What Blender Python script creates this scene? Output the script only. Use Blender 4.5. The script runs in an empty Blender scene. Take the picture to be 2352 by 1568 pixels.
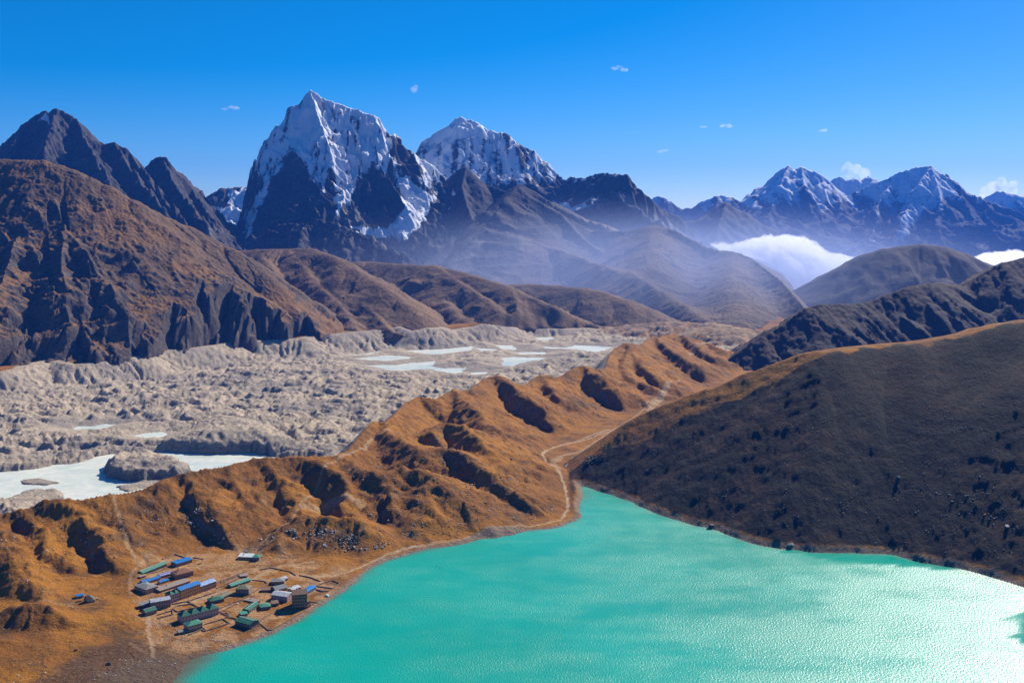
import bpy, math, random
import numpy as np
from mathutils import Vector, Matrix
R = math.radians
C = bpy.context.scene.collection
SC = bpy.context.scene

# ------------------------------------------------------------------ camera, world, sun, exposure
CAM_Z = 607.0
PITCH = R(6.75)
FPX = 2400.0                      # focal length for a frame 2352 wide
cam = bpy.data.cameras.new('camera'); cam_o = bpy.data.objects.new('camera', cam); C.objects.link(cam_o)
cam.sensor_width = 36.0; cam.lens = 36.0 * FPX / 2352.0
cam.clip_start = 1.0; cam.clip_end = 200000.0
cam_o.location = (0, 0, CAM_Z); cam_o.rotation_euler = (R(90) - PITCH, 0, 0)
SC.camera = cam_o

SUN_AZ, SUN_EL = R(34), R(35)     # azimuth clockwise from the view direction (+Y)
world = bpy.data.worlds.new('World'); SC.world = world; world.use_nodes = True
wn = world.node_tree.nodes; wl = world.node_tree.links; wn.clear()
sky = wn.new('ShaderNodeTexSky'); sky.sky_type = 'NISHITA'; sky.sun_disc = False
sky.sun_elevation = SUN_EL; sky.sun_rotation = SUN_AZ
sky.altitude = 3000; sky.air_density = 1.0; sky.dust_density = 2.2; sky.ozone_density = 6.0
hs = wn.new('ShaderNodeHueSaturation'); hs.inputs['Saturation'].default_value = 1.42; hs.inputs['Value'].default_value = 1.0
bg = wn.new('ShaderNodeBackground'); bg.inputs['Strength'].default_value = 0.075
wo = wn.new('ShaderNodeOutputWorld')
wl.new(sky.outputs[0], hs.inputs['Color']); wl.new(hs.outputs[0], bg.inputs['Color']); wl.new(bg.outputs[0], wo.inputs['Surface'])

sun = bpy.data.lights.new('sun', 'SUN'); sun_o = bpy.data.objects.new('sun', sun); C.objects.link(sun_o)
sun.energy = 5.0; sun.angle = R(0.53); sun.color = (1.0, 0.93, 0.82)
sdir = Vector((math.cos(SUN_EL) * math.sin(SUN_AZ), math.cos(SUN_EL) * math.cos(SUN_AZ), math.sin(SUN_EL)))
sun_o.rotation_euler = sdir.to_track_quat('Z', 'Y').to_euler()
sun_o.location = (0, 0, 3000)

SC.view_settings.view_transform = 'Standard'; SC.view_settings.look = 'None'
SC.view_settings.exposure = 0.55; SC.view_settings.gamma = 1.0
try: SC.view_settings.use_curve_mapping = False
except Exception: pass
SC.cycles.volume_bounces = 12
SC.cycles.max_bounces = 12

# ------------------------------------------------------------------ pixel <-> place helpers (2352 x 1568 frame)
CPT, SPT = math.cos(PITCH), math.sin(PITCH)
def ray(X, Y):
    a = X - 1176.0; b = 784.0 - Y
    return (a, b * SPT + FPX * CPT, b * CPT - FPX * SPT)
def P(X, Y, D):                    # the point of that ray at depth D (world y)
    r = ray(X, Y); t = D / r[1]
    return (r[0] * t, D, CAM_Z + r[2] * t)
def G(X, Y, z=0.0):                # the point of that ray at height z
    r = ray(X, Y); t = (z - CAM_Z) / r[2]
    return (r[0] * t, r[1] * t, z)
def proj(x, y, z):                 # world -> frame
    dz = z - CAM_Z
    f = y * CPT - dz * SPT; u = y * SPT + dz * CPT
    return 1176.0 + FPX * x / f, 784.0 - FPX * u / f

# ------------------------------------------------------------------ noise
_rng = np.random.RandomState(7)
_perm = _rng.permutation(256).astype(np.int32); _perm = np.concatenate([_perm, _perm])
_ang = _rng.rand(256) * 2 * np.pi
_gx = np.cos(_ang).astype(np.float32); _gy = np.sin(_ang).astype(np.float32)
def perlin(x, y, seed=0):
    x = np.asarray(x, np.float64) + seed * 17.31; y = np.asarray(y, np.float64) + seed * 9.77
    xi = np.floor(x); yi = np.floor(y)
    fx = (x - xi).astype(np.float32); fy = (y - yi).astype(np.float32)
    X0 = xi.astype(np.int64) & 255; Y0 = yi.astype(np.int64) & 255; X1 = (X0 + 1) & 255; Y1 = (Y0 + 1) & 255
    a = _perm[X0]; b = _perm[X1]
    def g(h, dx, dy): return _gx[h] * dx + _gy[h] * dy
    n00 = g(_perm[a + Y0], fx, fy); n10 = g(_perm[b + Y0], fx - 1, fy)
    n01 = g(_perm[a + Y1], fx, fy - 1); n11 = g(_perm[b + Y1], fx - 1, fy - 1)
    u = fx * fx * fx * (fx * (fx * 6 - 15) + 10); v = fy * fy * fy * (fy * (fy * 6 - 15) + 10)
    return ((n00 + u * (n10 - n00)) * (1 - v) + (n01 + u * (n11 - n01)) * v) * 1.5
def fbm(x, y, o=4, seed=0, g=0.5):
    s = 0; a = 1.0; f = 1.0
    for i in range(o):
        s = s + a * perlin(x * f, y * f, seed + i); a *= g; f *= 2.03
    return s
def ridged(x, y, o=4, seed=0, g=0.5):
    s = 0; a = 1.0; f = 1.0; w = 1.0
    for i in range(o):
        n = 1 - np.abs(perlin(x * f, y * f, seed + i)); n = n * n * w
        s = s + a * n; w = np.clip(n * 1.6, 0, 1); a *= g; f *= 2.07
    return s
def sstep(a, b, x):
    t = np.clip((x - a) / (b - a), 0, 1); return t * t * (3 - 2 * t)
def smax(a, b, k):
    h = np.clip(0.5 + 0.5 * (a - b) / k, 0, 1)
    return b + (a - b) * h + k * h * (1 - h)

# ------------------------------------------------------------------ plane geometry
def seg_dist(x, y, pts, closed=False):
    """distance to a polyline and arc length + interpolated third value at the nearest point"""
    best = np.full(x.shape, 1e18); arc = np.zeros(x.shape); val = np.zeros(x.shape); s0 = 0.0
    n = len(pts)
    for i in range(n if closed else n - 1):
        a = pts[i]; b = pts[(i + 1) % n]
        dx, dy = b[0] - a[0], b[1] - a[1]; L2 = dx * dx + dy * dy + 1e-9; L = math.sqrt(L2)
        t = np.clip(((x - a[0]) * dx + (y - a[1]) * dy) / L2, 0, 1)
        d2 = (x - a[0] - t * dx) ** 2 + (y - a[1] - t * dy) ** 2
        m = d2 < best
        best = np.where(m, d2, best); arc = np.where(m, s0 + t * L, arc)
        if len(a) > 2: val = np.where(m, a[2] + t * (b[2] - a[2]), val)
        s0 += L
    return np.sqrt(best), arc, val
def inside(x, y, poly):
    c = np.zeros(x.shape, bool); n = len(poly)
    for i in range(n):
        x1, y1 = poly[i][:2]; x2, y2 = poly[(i + 1) % n][:2]
        if y1 == y2: continue
        c ^= ((y1 > y) != (y2 > y)) & (x < (x2 - x1) * (y - y1) / (y2 - y1) + x1)
    return c
def sdist(x, y, poly):             # negative inside
    d = seg_dist(x, y, poly, True)[0]
    return np.where(inside(x, y, poly), -d, d)

class Ridge:
    """a crest polyline with sides that fall away from it, scored by gullies that run down the fall line"""
    def __init__(s, pts, slope=0.8, L=1e9, slope2=None, round_=0.0, flute=0.0, lam=200.0, d0=150.0, jag=0.0, seed=0, k=20.0, asym=None):
        s.pts = pts; s.slope = slope; s.L = L; s.round = round_; s.flute = flute; s.lam = lam; s.d0 = d0
        s.jag = jag; s.seed = seed; s.k = k; s.slope2 = slope if slope2 is None else slope2
    def eval(s, x, y):
        best = np.full(x.shape, -1e9); D = np.zeros(x.shape); A = np.zeros(x.shape); s0 = 0.0
        for i in range(len(s.pts) - 1):
            a = s.pts[i]; b = s.pts[i + 1]
            dx, dy = b[0] - a[0], b[1] - a[1]; L2 = dx * dx + dy * dy + 1e-9; L = math.sqrt(L2)
            t = np.clip(((x - a[0]) * dx + (y - a[1]) * dy) / L2, 0, 1)
            ex = x - a[0] - t * dx; ey = y - a[1] - t * dy
            d = np.sqrt(ex * ex + ey * ey)
            # slope: 'slope' on the right-hand side of the direction of travel, slope2 on the left
            side = (dx * ey - dy * ex) / L
            w = sstep(-30, 30, side)
            sl = s.slope * (1 - w) + s.slope2 * w
            dd = np.sqrt(d * d + s.round ** 2) - s.round if s.round else d
            h = a[2] + t * (b[2] - a[2]) - sl * dd / (1 + dd / s.L)
            ar = s0 + t * L + (side / (d + 1)) * 0.15 * d * np.where((t <= 0) | (t >= 1), 1, 0)
            m = h > best
            best = np.where(m, h, best); D = np.where(m, d, D); A = np.where(m, ar, A); s0 += L
        if s.flute:
            amp = s.flute * (1 - np.exp(-D / s.d0))
            wx = perlin(x / (s.lam * 2.5), y / (s.lam * 2.5), s.seed + 3) * 0.9
            n = np.abs(perlin(A / s.lam + wx, D / (s.lam * 6.0) + wx, s.seed)) * 2 - 0.5
            n2 = np.abs(perlin(A / (s.lam * .37) + wx, D / (s.lam * 3.0), s.seed + 5)) * 2 - 0.5
            n3 = np.abs(perlin(A / (s.lam * .15) + wx * 1.5, D / (s.lam * 1.2), s.seed + 6)) * 2 - 0.5
            best = best - amp * (n + 0.45 * n2 + 0.2 * n3)
        if s.jag:
            best = best + s.jag * (fbm(x / (s.jag * 6), y / (s.jag * 6), 3, s.seed + 8))
        return best

def grid_mesh(name, X, Y, Z, mat, attrs=None, smooth=True):
    nr, nc = X.shape
    me = bpy.data.meshes.new(name)
    co = np.stack([X, Y, Z], -1).reshape(-1, 3).astype(np.float32)
    idx = np.arange(nr * nc, dtype=np.int32).reshape(nr, nc)
    q = np.stack([idx[:-1, :-1], idx[:-1, 1:], idx[1:, 1:], idx[1:, :-1]], -1).reshape(-1, 4)
    me.vertices.add(len(co)); me.vertices.foreach_set('co', co.ravel())
    me.loops.add(q.size); me.loops.foreach_set('vertex_index', q.ravel())
    me.polygons.add(len(q)); me.polygons.foreach_set('loop_start', np.arange(0, q.size, 4, dtype=np.int32))
    try: me.polygons.foreach_set('loop_total', np.full(len(q), 4, np.int32))
    except Exception: pass
    me.polygons.foreach_set('use_smooth', np.full(len(q), smooth, bool))
    me.update(calc_edges=True)
    for k, v in (attrs or {}).items():
        v = np.asarray(v, np.float32)
        if v.ndim == 2:
            a = me.attributes.new(k, 'FLOAT', 'POINT'); a.data.foreach_set('value', v.ravel())
        else:
            a = me.attributes.new(k, 'FLOAT_COLOR', 'POINT'); a.data.foreach_set('color', v.reshape(-1, 4).ravel())
    me.materials.append(mat)
    o = bpy.data.objects.new(name, me); C.objects.link(o)
    return o

# ------------------------------------------------------------------ node helpers
def new_mat(name):
    m = bpy.data.materials.new(name); m.use_nodes = True
    nt = m.node_tree; nt.nodes.clear()
    out = nt.nodes.new('ShaderNodeOutputMaterial'); b = nt.nodes.new('ShaderNodeBsdfPrincipled')
    nt.links.new(b.outputs[0], out.inputs['Surface'])
    b.inputs['Specular IOR Level'].default_value = 0.15; b.inputs['Roughness'].default_value = 0.9
    return m, nt, b
class NT:
    def __init__(s, nt): s.nt = nt; s.n = nt.nodes; s.l = nt.links
    def geo(s, o='Position'):
        n = s.n.new('ShaderNodeNewGeometry'); return n.outputs[o]
    def attr(s, name, o='Fac'):
        n = s.n.new('ShaderNodeAttribute'); n.attribute_name = name; return n.outputs[o]
    def sep(s, c, rgb=False):
        n = s.n.new('ShaderNodeSeparateColor' if rgb else 'ShaderNodeSeparateXYZ'); s.l.new(c, n.inputs[0]); return n.outputs
    def val(s, v): return v
    def put(s, sock, v):
        if hasattr(v, 'links') or isinstance(v, bpy.types.NodeSocket): s.l.new(v, sock)
        else:
            sock.default_value = v
    def math(s, op, a, b=0.0, c=0.0, clamp=False):
        n = s.n.new('ShaderNodeMath'); n.operation = op; n.use_clamp = clamp
        s.put(n.inputs[0], a); s.put(n.inputs[1], b)
        if op in ('MULTIPLY_ADD',): s.put(n.inputs[2], c)
        return n.outputs[0]
    def ss(s, v, a, b, lo=0.0, hi=1.0):
        n = s.n.new('ShaderNodeMapRange'); n.interpolation_type = 'SMOOTHSTEP'
        s.put(n.inputs[0], v); n.inputs[1].default_value = a; n.inputs[2].default_value = b
        n.inputs[3].default_value = lo; n.inputs[4].default_value = hi; return n.outputs[0]
    def scale(s, vec, k):
        n = s.n.new('ShaderNodeVectorMath'); n.operation = 'MULTIPLY'; s.put(n.inputs[0], vec); n.inputs[1].default_value = k if isinstance(k, tuple) else (k, k, k)
        return n.outputs[0]
    def noise(s, scale, detail=4, rough=0.55, vec=None, dist=0.0, o=0, stretch=None):
        n = s.n.new('ShaderNodeTexNoise'); n.inputs['Scale'].default_value = scale; n.inputs['Detail'].default_value = detail
        n.inputs['Roughness'].default_value = rough; n.inputs['Distortion'].default_value = dist
        v = vec if vec is not None else s.geo()
        if stretch: v = s.scale(v, stretch)
        s.l.new(v, n.inputs['Vector']); return n.outputs[o]
    def voro(s, scale, feature='F1', vec=None, o='Distance'):
        n = s.n.new('ShaderNodeTexVoronoi'); n.feature = feature; n.inputs['Scale'].default_value = scale
        s.l.new(vec if vec is not None else s.geo(), n.inputs['Vector']); return n.outputs[o]
    def mix(s, f, a, b, mode='MIX'):
        n = s.n.new('ShaderNodeMix'); n.data_type = 'RGBA'; n.blend_type = mode
        s.put(n.inputs[0], f)
        for k, v in ((6, a), (7, b)):
            if isinstance(v, tuple): n.inputs[k].default_value = (v[0], v[1], v[2], 1)
            else: s.l.new(v, n.inputs[k])
        return n.outputs[2]
    def bump(s, h, dist=1.0, strength=1.0, normal=None):
        n = s.n.new('ShaderNodeBump'); n.inputs['Distance'].default_value = dist; n.inputs['Strength'].default_value = strength
        s.l.new(h, n.inputs['Height'])
        if normal is not None: s.l.new(normal, n.inputs['Normal'])
        return n.outputs[0]

def rock_mat(name, rock, rock2, grass, grass2, snow=True, sc=1.0, grass_slope=(0.62, 0.78), bump_=1.0):
    """rock and grass told apart by steepness and noise, snow by the 'snow' attribute"""
    m, nt, b = new_mat(name); N = NT(nt)
    nz = N.sep(N.geo('Normal'))[2]
    n1 = N.noise(0.0035 * sc, 6, 0.6); n2 = N.noise(0.02 * sc, 6, 0.65); n3 = N.noise(0.09 * sc, 4, 0.7)
    rc = N.mix(N.ss(n2, 0.35, 0.65), rock, rock2)
    rc = N.mix(N.ss(n3, 0.3, 0.75), rc, tuple(c * 0.6 for c in rock))
    gc = N.mix(N.ss(n1, 0.38, 0.6), grass, grass2)
    gc = N.mix(N.ss(n3, 0.4, 0.8), gc, tuple(c * 0.55 for c in grass2))
    f = N.math('ADD', nz, N.math('MULTIPLY', N.math('SUBTRACT', n2, 0.5), 0.55))
    f = N.math('ADD', f, N.attr('veg'))
    col = N.mix(N.ss(f, *grass_slope), rc, gc)
    col = N.mix(N.attr('pale'), col, N.mix(N.ss(n3, 0.3, 0.7), (0.30, 0.26, 0.22), (0.19, 0.165, 0.145)))
    rough = 0.92
    if snow:
        sn = N.math('ADD', N.attr('snow'), N.math('MULTIPLY', N.math('SUBTRACT', n2, 0.5), 1.1))
        sn = N.math('ADD', sn, N.math('MULTIPLY', N.math('SUBTRACT', n3, 0.5), 0.8))
        sf = N.ss(sn, 0.38, 0.62)
        col = N.mix(sf, col, N.mix(N.ss(n1, 0.35, 0.65), (0.86, 0.87, 0.9), (0.74, 0.77, 0.83)))
    nt.links.new(col, b.inputs['Base Color'])
    nt.links.new(N.bump(n2, 9.0 / sc * bump_, 1.0, N.bump(n3, 2.5 / sc * bump_, 1.0)), b.inputs['Normal'])
    return m
QM = 0.76
# ------------------------------------------------------------------ mountains
ROCK = (0.075, 0.062, 0.055); ROCK2 = (0.13, 0.105, 0.088)
M_near = rock_mat('brown_cliff_and_grass', (0.065, 0.052, 0.045), (0.14, 0.112, 0.09), (0.25, 0.125, 0.038), (0.14, 0.085, 0.045), True, 1.0, (0.70, 0.79))
M_brown = rock_mat('dry_grass_hill', (0.13, 0.09, 0.065), (0.19, 0.13, 0.085), (0.24, 0.14, 0.065), (0.15, 0.09, 0.05), True, 0.8, (0.6, 0.72))
M_rock = rock_mat('dark_mountain_rock', (0.04, 0.038, 0.042), (0.115, 0.098, 0.09), (0.10, 0.072, 0.052), (0.06, 0.048, 0.042), True, 0.6, (0.84, 0.92))
M_far = rock_mat('far_mountain_rock', (0.08, 0.075, 0.08), (0.15, 0.13, 0.12), (0.12, 0.10, 0.08), (0.09, 0.075, 0.06), True, 0.3, (0.9, 0.97), 2.0)

M_slope = rock_mat('hazy_brown_valley_slope', (0.045, 0.042, 0.045), (0.11, 0.092, 0.085), (0.22, 0.145, 0.085), (0.13, 0.09, 0.065), True, 0.6, (0.70, 0.84))
def R3(pts, **k):                  # pixel + depth list -> Ridge
    return Ridge([P(*p) for p in pts], **k)
def paint(A, PX, PY, x, y, spec):
    for attr, poly, v, soft in spec:
        d = sdist(PX + 10 * fbm(x / 140., y / 140., 3, 41), PY + 7 * fbm(x / 140., y / 140., 3, 42), poly)
        w = 1 - sstep(-soft, soft, d)
        A[attr] = A[attr] * (1 - w) + v * w
    return A
FOOT = [G(*q) for q in ((-300, 885, 42), (0, 846, 45), (90, 832, 48), (160, 832, 44), (260, 826, 44), (330, 815, 44), (430, 799, 46), (560, 780, 44), (640, 778, 44), (720, 770, 46), (800, 768, 46), (900, 764, 40), (1000, 762, 30), (1100, 758, 20), (1200, 752, 12), (1400, 748, 8), (1560, 745, 8), (1700, 752, 5), (1900, 760, 0))]
FOOT_X = [proj(*[np.float64(v) for v in q])[0] for q in FOOT]
def mountain(name, crest, ridges, X0, X1, foot, back, nc, nr, mat, k=25.0, noise=(30, 300.0, 4), snow=None, veg=0.0, spec=(), floor=-120.0, seed=0, ease=1.0, cap=False, cliff=0.0, post=None):
    """crest: [(X, Y, D)] of the skyline; foot: [(X, D)] where the mesh starts towards the camera"""
    u = np.linspace(X0, X1, nc)
    cD = np.interp(u, [c[0] for c in crest], [c[2] for c in crest])
    fD = np.interp(u, [f[0] for f in foot], [f[1] for f in foot])
    nc = int(nc * QM); nr = int(nr * QM)
    nb = max(6, nr // 8)
    v = np.linspace(0, 1, nr - nb) ** ease
    rows = [fD + (cD - fD) * t for t in v] + [cD + back * (t ** 1.3) for t in np.linspace(0, 1, nb + 1)[1:]]
    Yw = np.array(rows); Xw = (u - 1176.0) / (FPX * CPT) * Yw * 1.0
    # the x/y ratio of a pixel column, taken at the horizon line
    H = None
    for r in ridges:
        h = r.eval(Xw, Yw)
        H = h if H is None else smax(H, h, r.k)
    cd = seg_dist(Xw, Yw, [P(*c) for c in crest])[0]
    damp = 1 - 0.85 * np.exp(-cd / (noise[1] * 0.8))
    H = H + noise[0] * damp * (ridged(Xw / noise[1], Yw / noise[1], noise[2], 20 + seed) - 0.9)
    H = H + noise[0] * 0.12 * fbm(Xw / (noise[1] * .12), Yw / (noise[1] * .12), 2, 25 + seed)
    if post: H = post(Xw, Yw, H)
    if cap:
        dd = Yw - np.interp(np.broadcast_to(u, Yw.shape), FOOT_X, [q[1] for q in FOOT]) + 45 * fbm(Xw / 170, Yw / 400, 3, 77) + cliff * ((ridged(Xw / 120 + .4 * perlin(Xw / 200, Yw / 200, 5), Yw / 500, 3, 78) - .9) + .3 * (ridged(Xw / 38, Yw / 160, 2, 79) - .8))
        H = np.minimum(H, np.interp(np.broadcast_to(u, Yw.shape), FOOT_X, [q[2] for q in FOOT]) - 4 + np.where(dd > 0, cap * dd, 1.5 * dd))
    H = np.maximum(H, floor)
    gy, gx = np.gradient(H); dy = np.gradient(Yw, axis=0); dxx = np.gradient(Xw, axis=1)
    sy = gy / np.where(np.abs(dy) < 1, 1, dy); sx = gx / dxx
    nz = 1 / np.sqrt(1 + sx * sx + sy * sy)
    A = {'snow': np.zeros(H.shape), 'veg': np.zeros(H.shape) + veg, 'pale': np.zeros(H.shape)}
    PX, PY = proj(Xw, Yw, H)
    if snow: A['snow'] = snow(Xw, Yw, H, nz, sx, sy, PX, PY)
    paint(A, PX, PY, Xw, Yw, spec)
    o = grid_mesh(name, Xw, Yw, H, mat, A)
    o['kind'] = 'structure'
    return o, (Xw, Yw, H)

def px_list(s, D):                 # compact "x,y x,y ..." with constant or per-point depth
    out = []
    for q in s.split():
        a = [float(t) for t in q.split(',')]
        out.append((a[0], a[1], a[2] if len(a) > 2 else D))
    return out

# --- far snowy range (right)
def snow_far(x, y, h, nz, sx, sy, PX, PY):
    return np.clip((h - 850) / 700, -0.6, 0.42) + 0.25 * (nz - 0.6) + .4 * fbm(x / 260 + h / 900, h / 1400, 4, 62) + 0.15 * fbm(x / 900, y / 2200, 4, 61) + 0.29
cr = px_list('2180,500 2230,463 2255,458 2270,450 2290,440 2305,441 2320,445 2352,450 2420,440 2500,460', 27000)
mountain('mountain', cr, [R3(cr, slope=0.9, L=4000, flute=220, lam=600, jag=18, seed=3)], 2150, 2520, [(0, 25000)], 1500, 150, 80, M_far, snow=lambda *a: snow_far(*a) + 0.45, noise=(120, 1500, 4))
cr = px_list('1895,430 1915,412 1930,408 1945,414 1965,410 1980,415 1995,404 2008,413 2020,425 2040,440', 25000)
mountain('mountain', cr, [R3(cr, slope=1.0, L=4000, flute=220, lam=500, jag=16, seed=4)], 1880, 2060, [(0, 23500)], 1200, 120, 70, M_far, snow=lambda *a: snow_far(*a) + 0.55, noise=(120, 1300, 4))
cr = px_list('1480,470 1500,455 1510,450 1530,455 1545,470 1570,480 1590,478 1610,462 1640,452 1680,452 1700,463 1725,470 1738,468 1745,455 1760,430 1780,400 1800,385 1812,379 1825,390 1832,386 1840,386 1860,392 1880,397 1900,410 1915,425 1935,442 1950,449 1970,440 2000,425 2040,410 2080,392 2110,383 2125,383 2138,380 2150,390 2165,405 2175,398 2200,420 2230,445 2260,475 2290,485 2352,500 2450,515 2560,520', 22000)
sp = [R3(cr, slope=1.25, L=2600, flute=260, lam=520, d0=500, jag=22, seed=5)]
for s in ['1812,379,22000 1790,430,21300 1760,500,20400 1740,570,19600', '1840,386,22000 1850,440,21200 1880,520,20200 1910,590,19500', '1762,430,21900 1715,500,20800 1690,560,19800',
          '2138,380,22000 2100,450,21000 2060,530,20000 2040,590,19400', '2138,380,22000 2160,460,21000 2150,540,20000 2140,600,19300', '2200,420,21800 2230,500,20700 2260,570,19800', '2060,405,22000 2010,480,21000 1970,560,19900',
          '2290,485,21900 2330,550,20800 2360,600,20000', '1650,452,21900 1640,500,21000 1620,560,20000', '2450,515,21900 2460,560,20800 2480,610,19800']:
    sp.append(R3(px_list(s, 0), slope=1.1, L=2600, flute=200, lam=420, d0=400, jag=18, seed=len(sp), k=60))
mountain('mountain', cr, sp, 1440, 2600, [(0, 18800)], 1500, 560, 200, M_far, noise=(150, 1300, 5), snow=snow_far, floor=-100,
         spec=[('snow', [(1825, 390), (1860, 392), (1905, 412), (1880, 420), (1840, 412)], 1.1, 6), ('snow', [(1790, 400), (1812, 379), (1800, 450), (1770, 470)], .62, 10),
               ('snow', [(2010, 470), (2030, 470), (2010, 560), (1990, 560)], .55, 12), ('snow', [(2090, 420), (2140, 400), (2150, 440), (2080, 560), (2040, 580)], .62, 14)])

# --- dark mid peak in front of the range
cr = px_list('1520,520 1560,510 1574,507 1600,505 1617,502 1637,480 1655,468 1668,463 1680,472 1709,488 1725,495 1738,507 1760,520 1777,526 1791,536 1830,560 1900,600', 15000)
mountain('mountain', cr, [R3(cr, slope=0.9, L=3000, flute=90, lam=260, jag=12, seed=6)] + [R3(px_list(s, 0), slope=.9, flute=60, lam=200, k=30, seed=9) for s in ('1668,463,15000 1650,520,14200 1640,600,13500', '1738,507,15000 1745,560,14200 1750,610,13600')],
         1500, 1920, [(0, 12400)], 900, 170, 90, M_rock, noise=(60, 600, 4))

# --- glacier saddle left of the tall peak
def snow_none(x, y, h, nz, sx, sy, PX, PY): return np.zeros(x.shape)
cr = px_list('440,500 470,478 478,465 495,440 510,432 530,432 550,430 575,432 590,425 620,400 650,380', 11600)
mountain('mountain', cr, [R3(cr, slope=0.75, L=4000, flute=60, lam=200, jag=9, seed=7), R3(px_list('478,465,11500 500,500,10900 520,560,10200', 0), slope=.9, k=15)],
         420, 680, [(0, 9300)], 700, 170, 150, M_rock, noise=(55, 350, 5), snow=lambda x, y, h, nz, sx, sy, PX, PY: 0.1 + 0 * x,
         spec=[('snow', [(530, 434), (580, 432), (610, 420), (610, 520), (560, 540), (520, 545), (470, 540), (474, 500), (488, 482), (520, 478), (528, 450)], 1.15, 6),
               ('snow', [(485, 445), (530, 440), (520, 478), (482, 480)], .25, 8), ('pale', [(470, 520), (540, 540), (530, 580), (500, 560)], .8, 10)])

# --- the tall steep peak
cr = px_list('572,480 580,440 589,411 600,398 612,396 625,388 632,370 640,350 655,318 665,300 670,290 676,262 684,245 690,235 700,218 712,206 722,210 735,222 750,229 760,232 775,236 790,243 810,251 830,256 850,262 862,265 872,272 880,283 895,305 908,319 920,330 935,343 950,352 965,365 985,372 1000,385 1020,405 1060,430', 9900)
rd = [R3(cr, slope=1.35, L=4000, flute=130, lam=105, d0=140, jag=9, seed=11, k=6)]
def spur(s, slope=1.35, slope2=None, flute=75, lam=85, k=8, L=3000, jag=6, d0=110, round_=0):
    rd.append(R3(px_list(s, 0), slope=slope, slope2=slope2, flute=flute, lam=lam, L=L, k=k, jag=jag, d0=d0, seed=len(rd) + 11, round_=round_))
spur('712,206,9900 695,232,9850 680,262,9780 672,300,9650 667,332,9550 680,352,9450 706,390,9250 728,430,9050 745,470,8850 741,505,8700')   # sunlit arete
spur('667,332,9550 650,390,9300 625,450,9100 605,510,8900 590,560,8750', slope=1.3)             # edge of the dark buttress
spur('712,206,9900 726,250,9700 742,300,9500 760,350,9330 770,400,9200 790,440,9080')
spur('790,243,9900 800,280,9780 825,310,9700 845,340,9600 857,374,9480 890,410,9300 915,440,9150 930,465,9020', slope=1.5)
spur('857,374,9480 838,420,9300 815,470,9100 800,500,8980', slope=1.5, flute=40)
spur('830,256,9900 850,290,9800 880,330,9700 905,370,9600 925,400,9500', slope=1.35)
spur('750,229,9900 765,270,9780 790,320,9680 812,360,9600', slope=1.4)
spur('950,352,9850 965,390,9650 975,420,9500', slope=1.3)
spur('560,555,8500 600,545,8450 650,520,8400 706,503,8350 725,506,8350 760,514,8330 814,530,8300 850,548,8250 880,561,8200 910,578,8100 935,592,8000 980,612,7900', slope=0.9, flute=40, lam=140, L=3000)
spur('706,503,8350 690,540,8150 680,580,7900', slope=.9, flute=30)
spur('814,530,8300 800,560,8150 780,590,7950', slope=.9, flute=30)
def steep_left(x, y, h):            # the flank above the glacier saddle drops steeply
    a = P(603, 398, 9900); b = P(592, 560, 8750)
    xe = a[0] + (b[0] - a[0]) * (9900 - y) / (9900 - 8750) + 40 * fbm(x / 120, y / 120, 3, 88)
    d = np.clip(xe - x, 0, 1e9) * sstep(8560, 8800, y)
    return h - 2.2 * d
def snow_tall(x, y, h, nz, sx, sy, PX, PY):
    base = (h - 660) / 560.0
    a = np.clip(base, -0.8, 0.80)
    lit = 0.10 * np.clip(-sx, -1, 1)                       # extra snow whitens the sunward side, light put into the snow cover
    a = a - 0.25 * sstep(0.45, 0.25, nz) + lit + 0.20 * fbm(x / 160, y / 420, 4, 71) + .34 * fbm(x / 55, h / 420, 3, 74) + 0.02
    return a
sm = snow_tall
mountain('mountain', cr, rd, 500, 1110, [(500, 7900), (1110, 7700)], 1000, 520, 420, M_rock, k=10, noise=(42, 260, 5), snow=sm, post=steep_left, floor=-100, ease=0.85, veg=-.15,
         spec=[('snow', [(920, 405), (950, 425), (1000, 455), (985, 485), (960, 520), (925, 560), (885, 540), (930, 480), (915, 430)], .92, 6),
               ('snow', [(800, 520), (850, 518), (900, 530), (890, 550), (830, 538)], .9, 6),
               ('snow', [(770, 460), (790, 400), (820, 400), (815, 440), (790, 480), (770, 500)], .65, 8),
               ('snow', [(560, 480), (620, 400), (655, 350), (660, 370), (620, 440), (600, 520), (560, 560)], .62, 10),
               ('snow', [(670, 336), (705, 380), (745, 460), (745, 505), (715, 480), (690, 430), (650, 370)], .30, 10),
               ('snow', [(857, 376), (890, 425), (915, 460), (905, 500), (850, 520), (815, 490), (832, 430)], -.28, 12),
               ('snow', [(655, 365), (690, 430), (735, 500), (640, 540), (585, 550), (595, 480), (630, 410)], -.3, 13), ('snow', [(885, 300), (955, 355), (975, 400), (960, 420), (925, 400), (900, 350)], .2, 10),
               ('pale', [(850, 545), (900, 545), (945, 570), (930, 592), (890, 570)], .9, 8),
               ('pale', [(760, 490), (800, 480), (860, 505), (860, 520), (780, 515)], .5, 10)])

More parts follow.
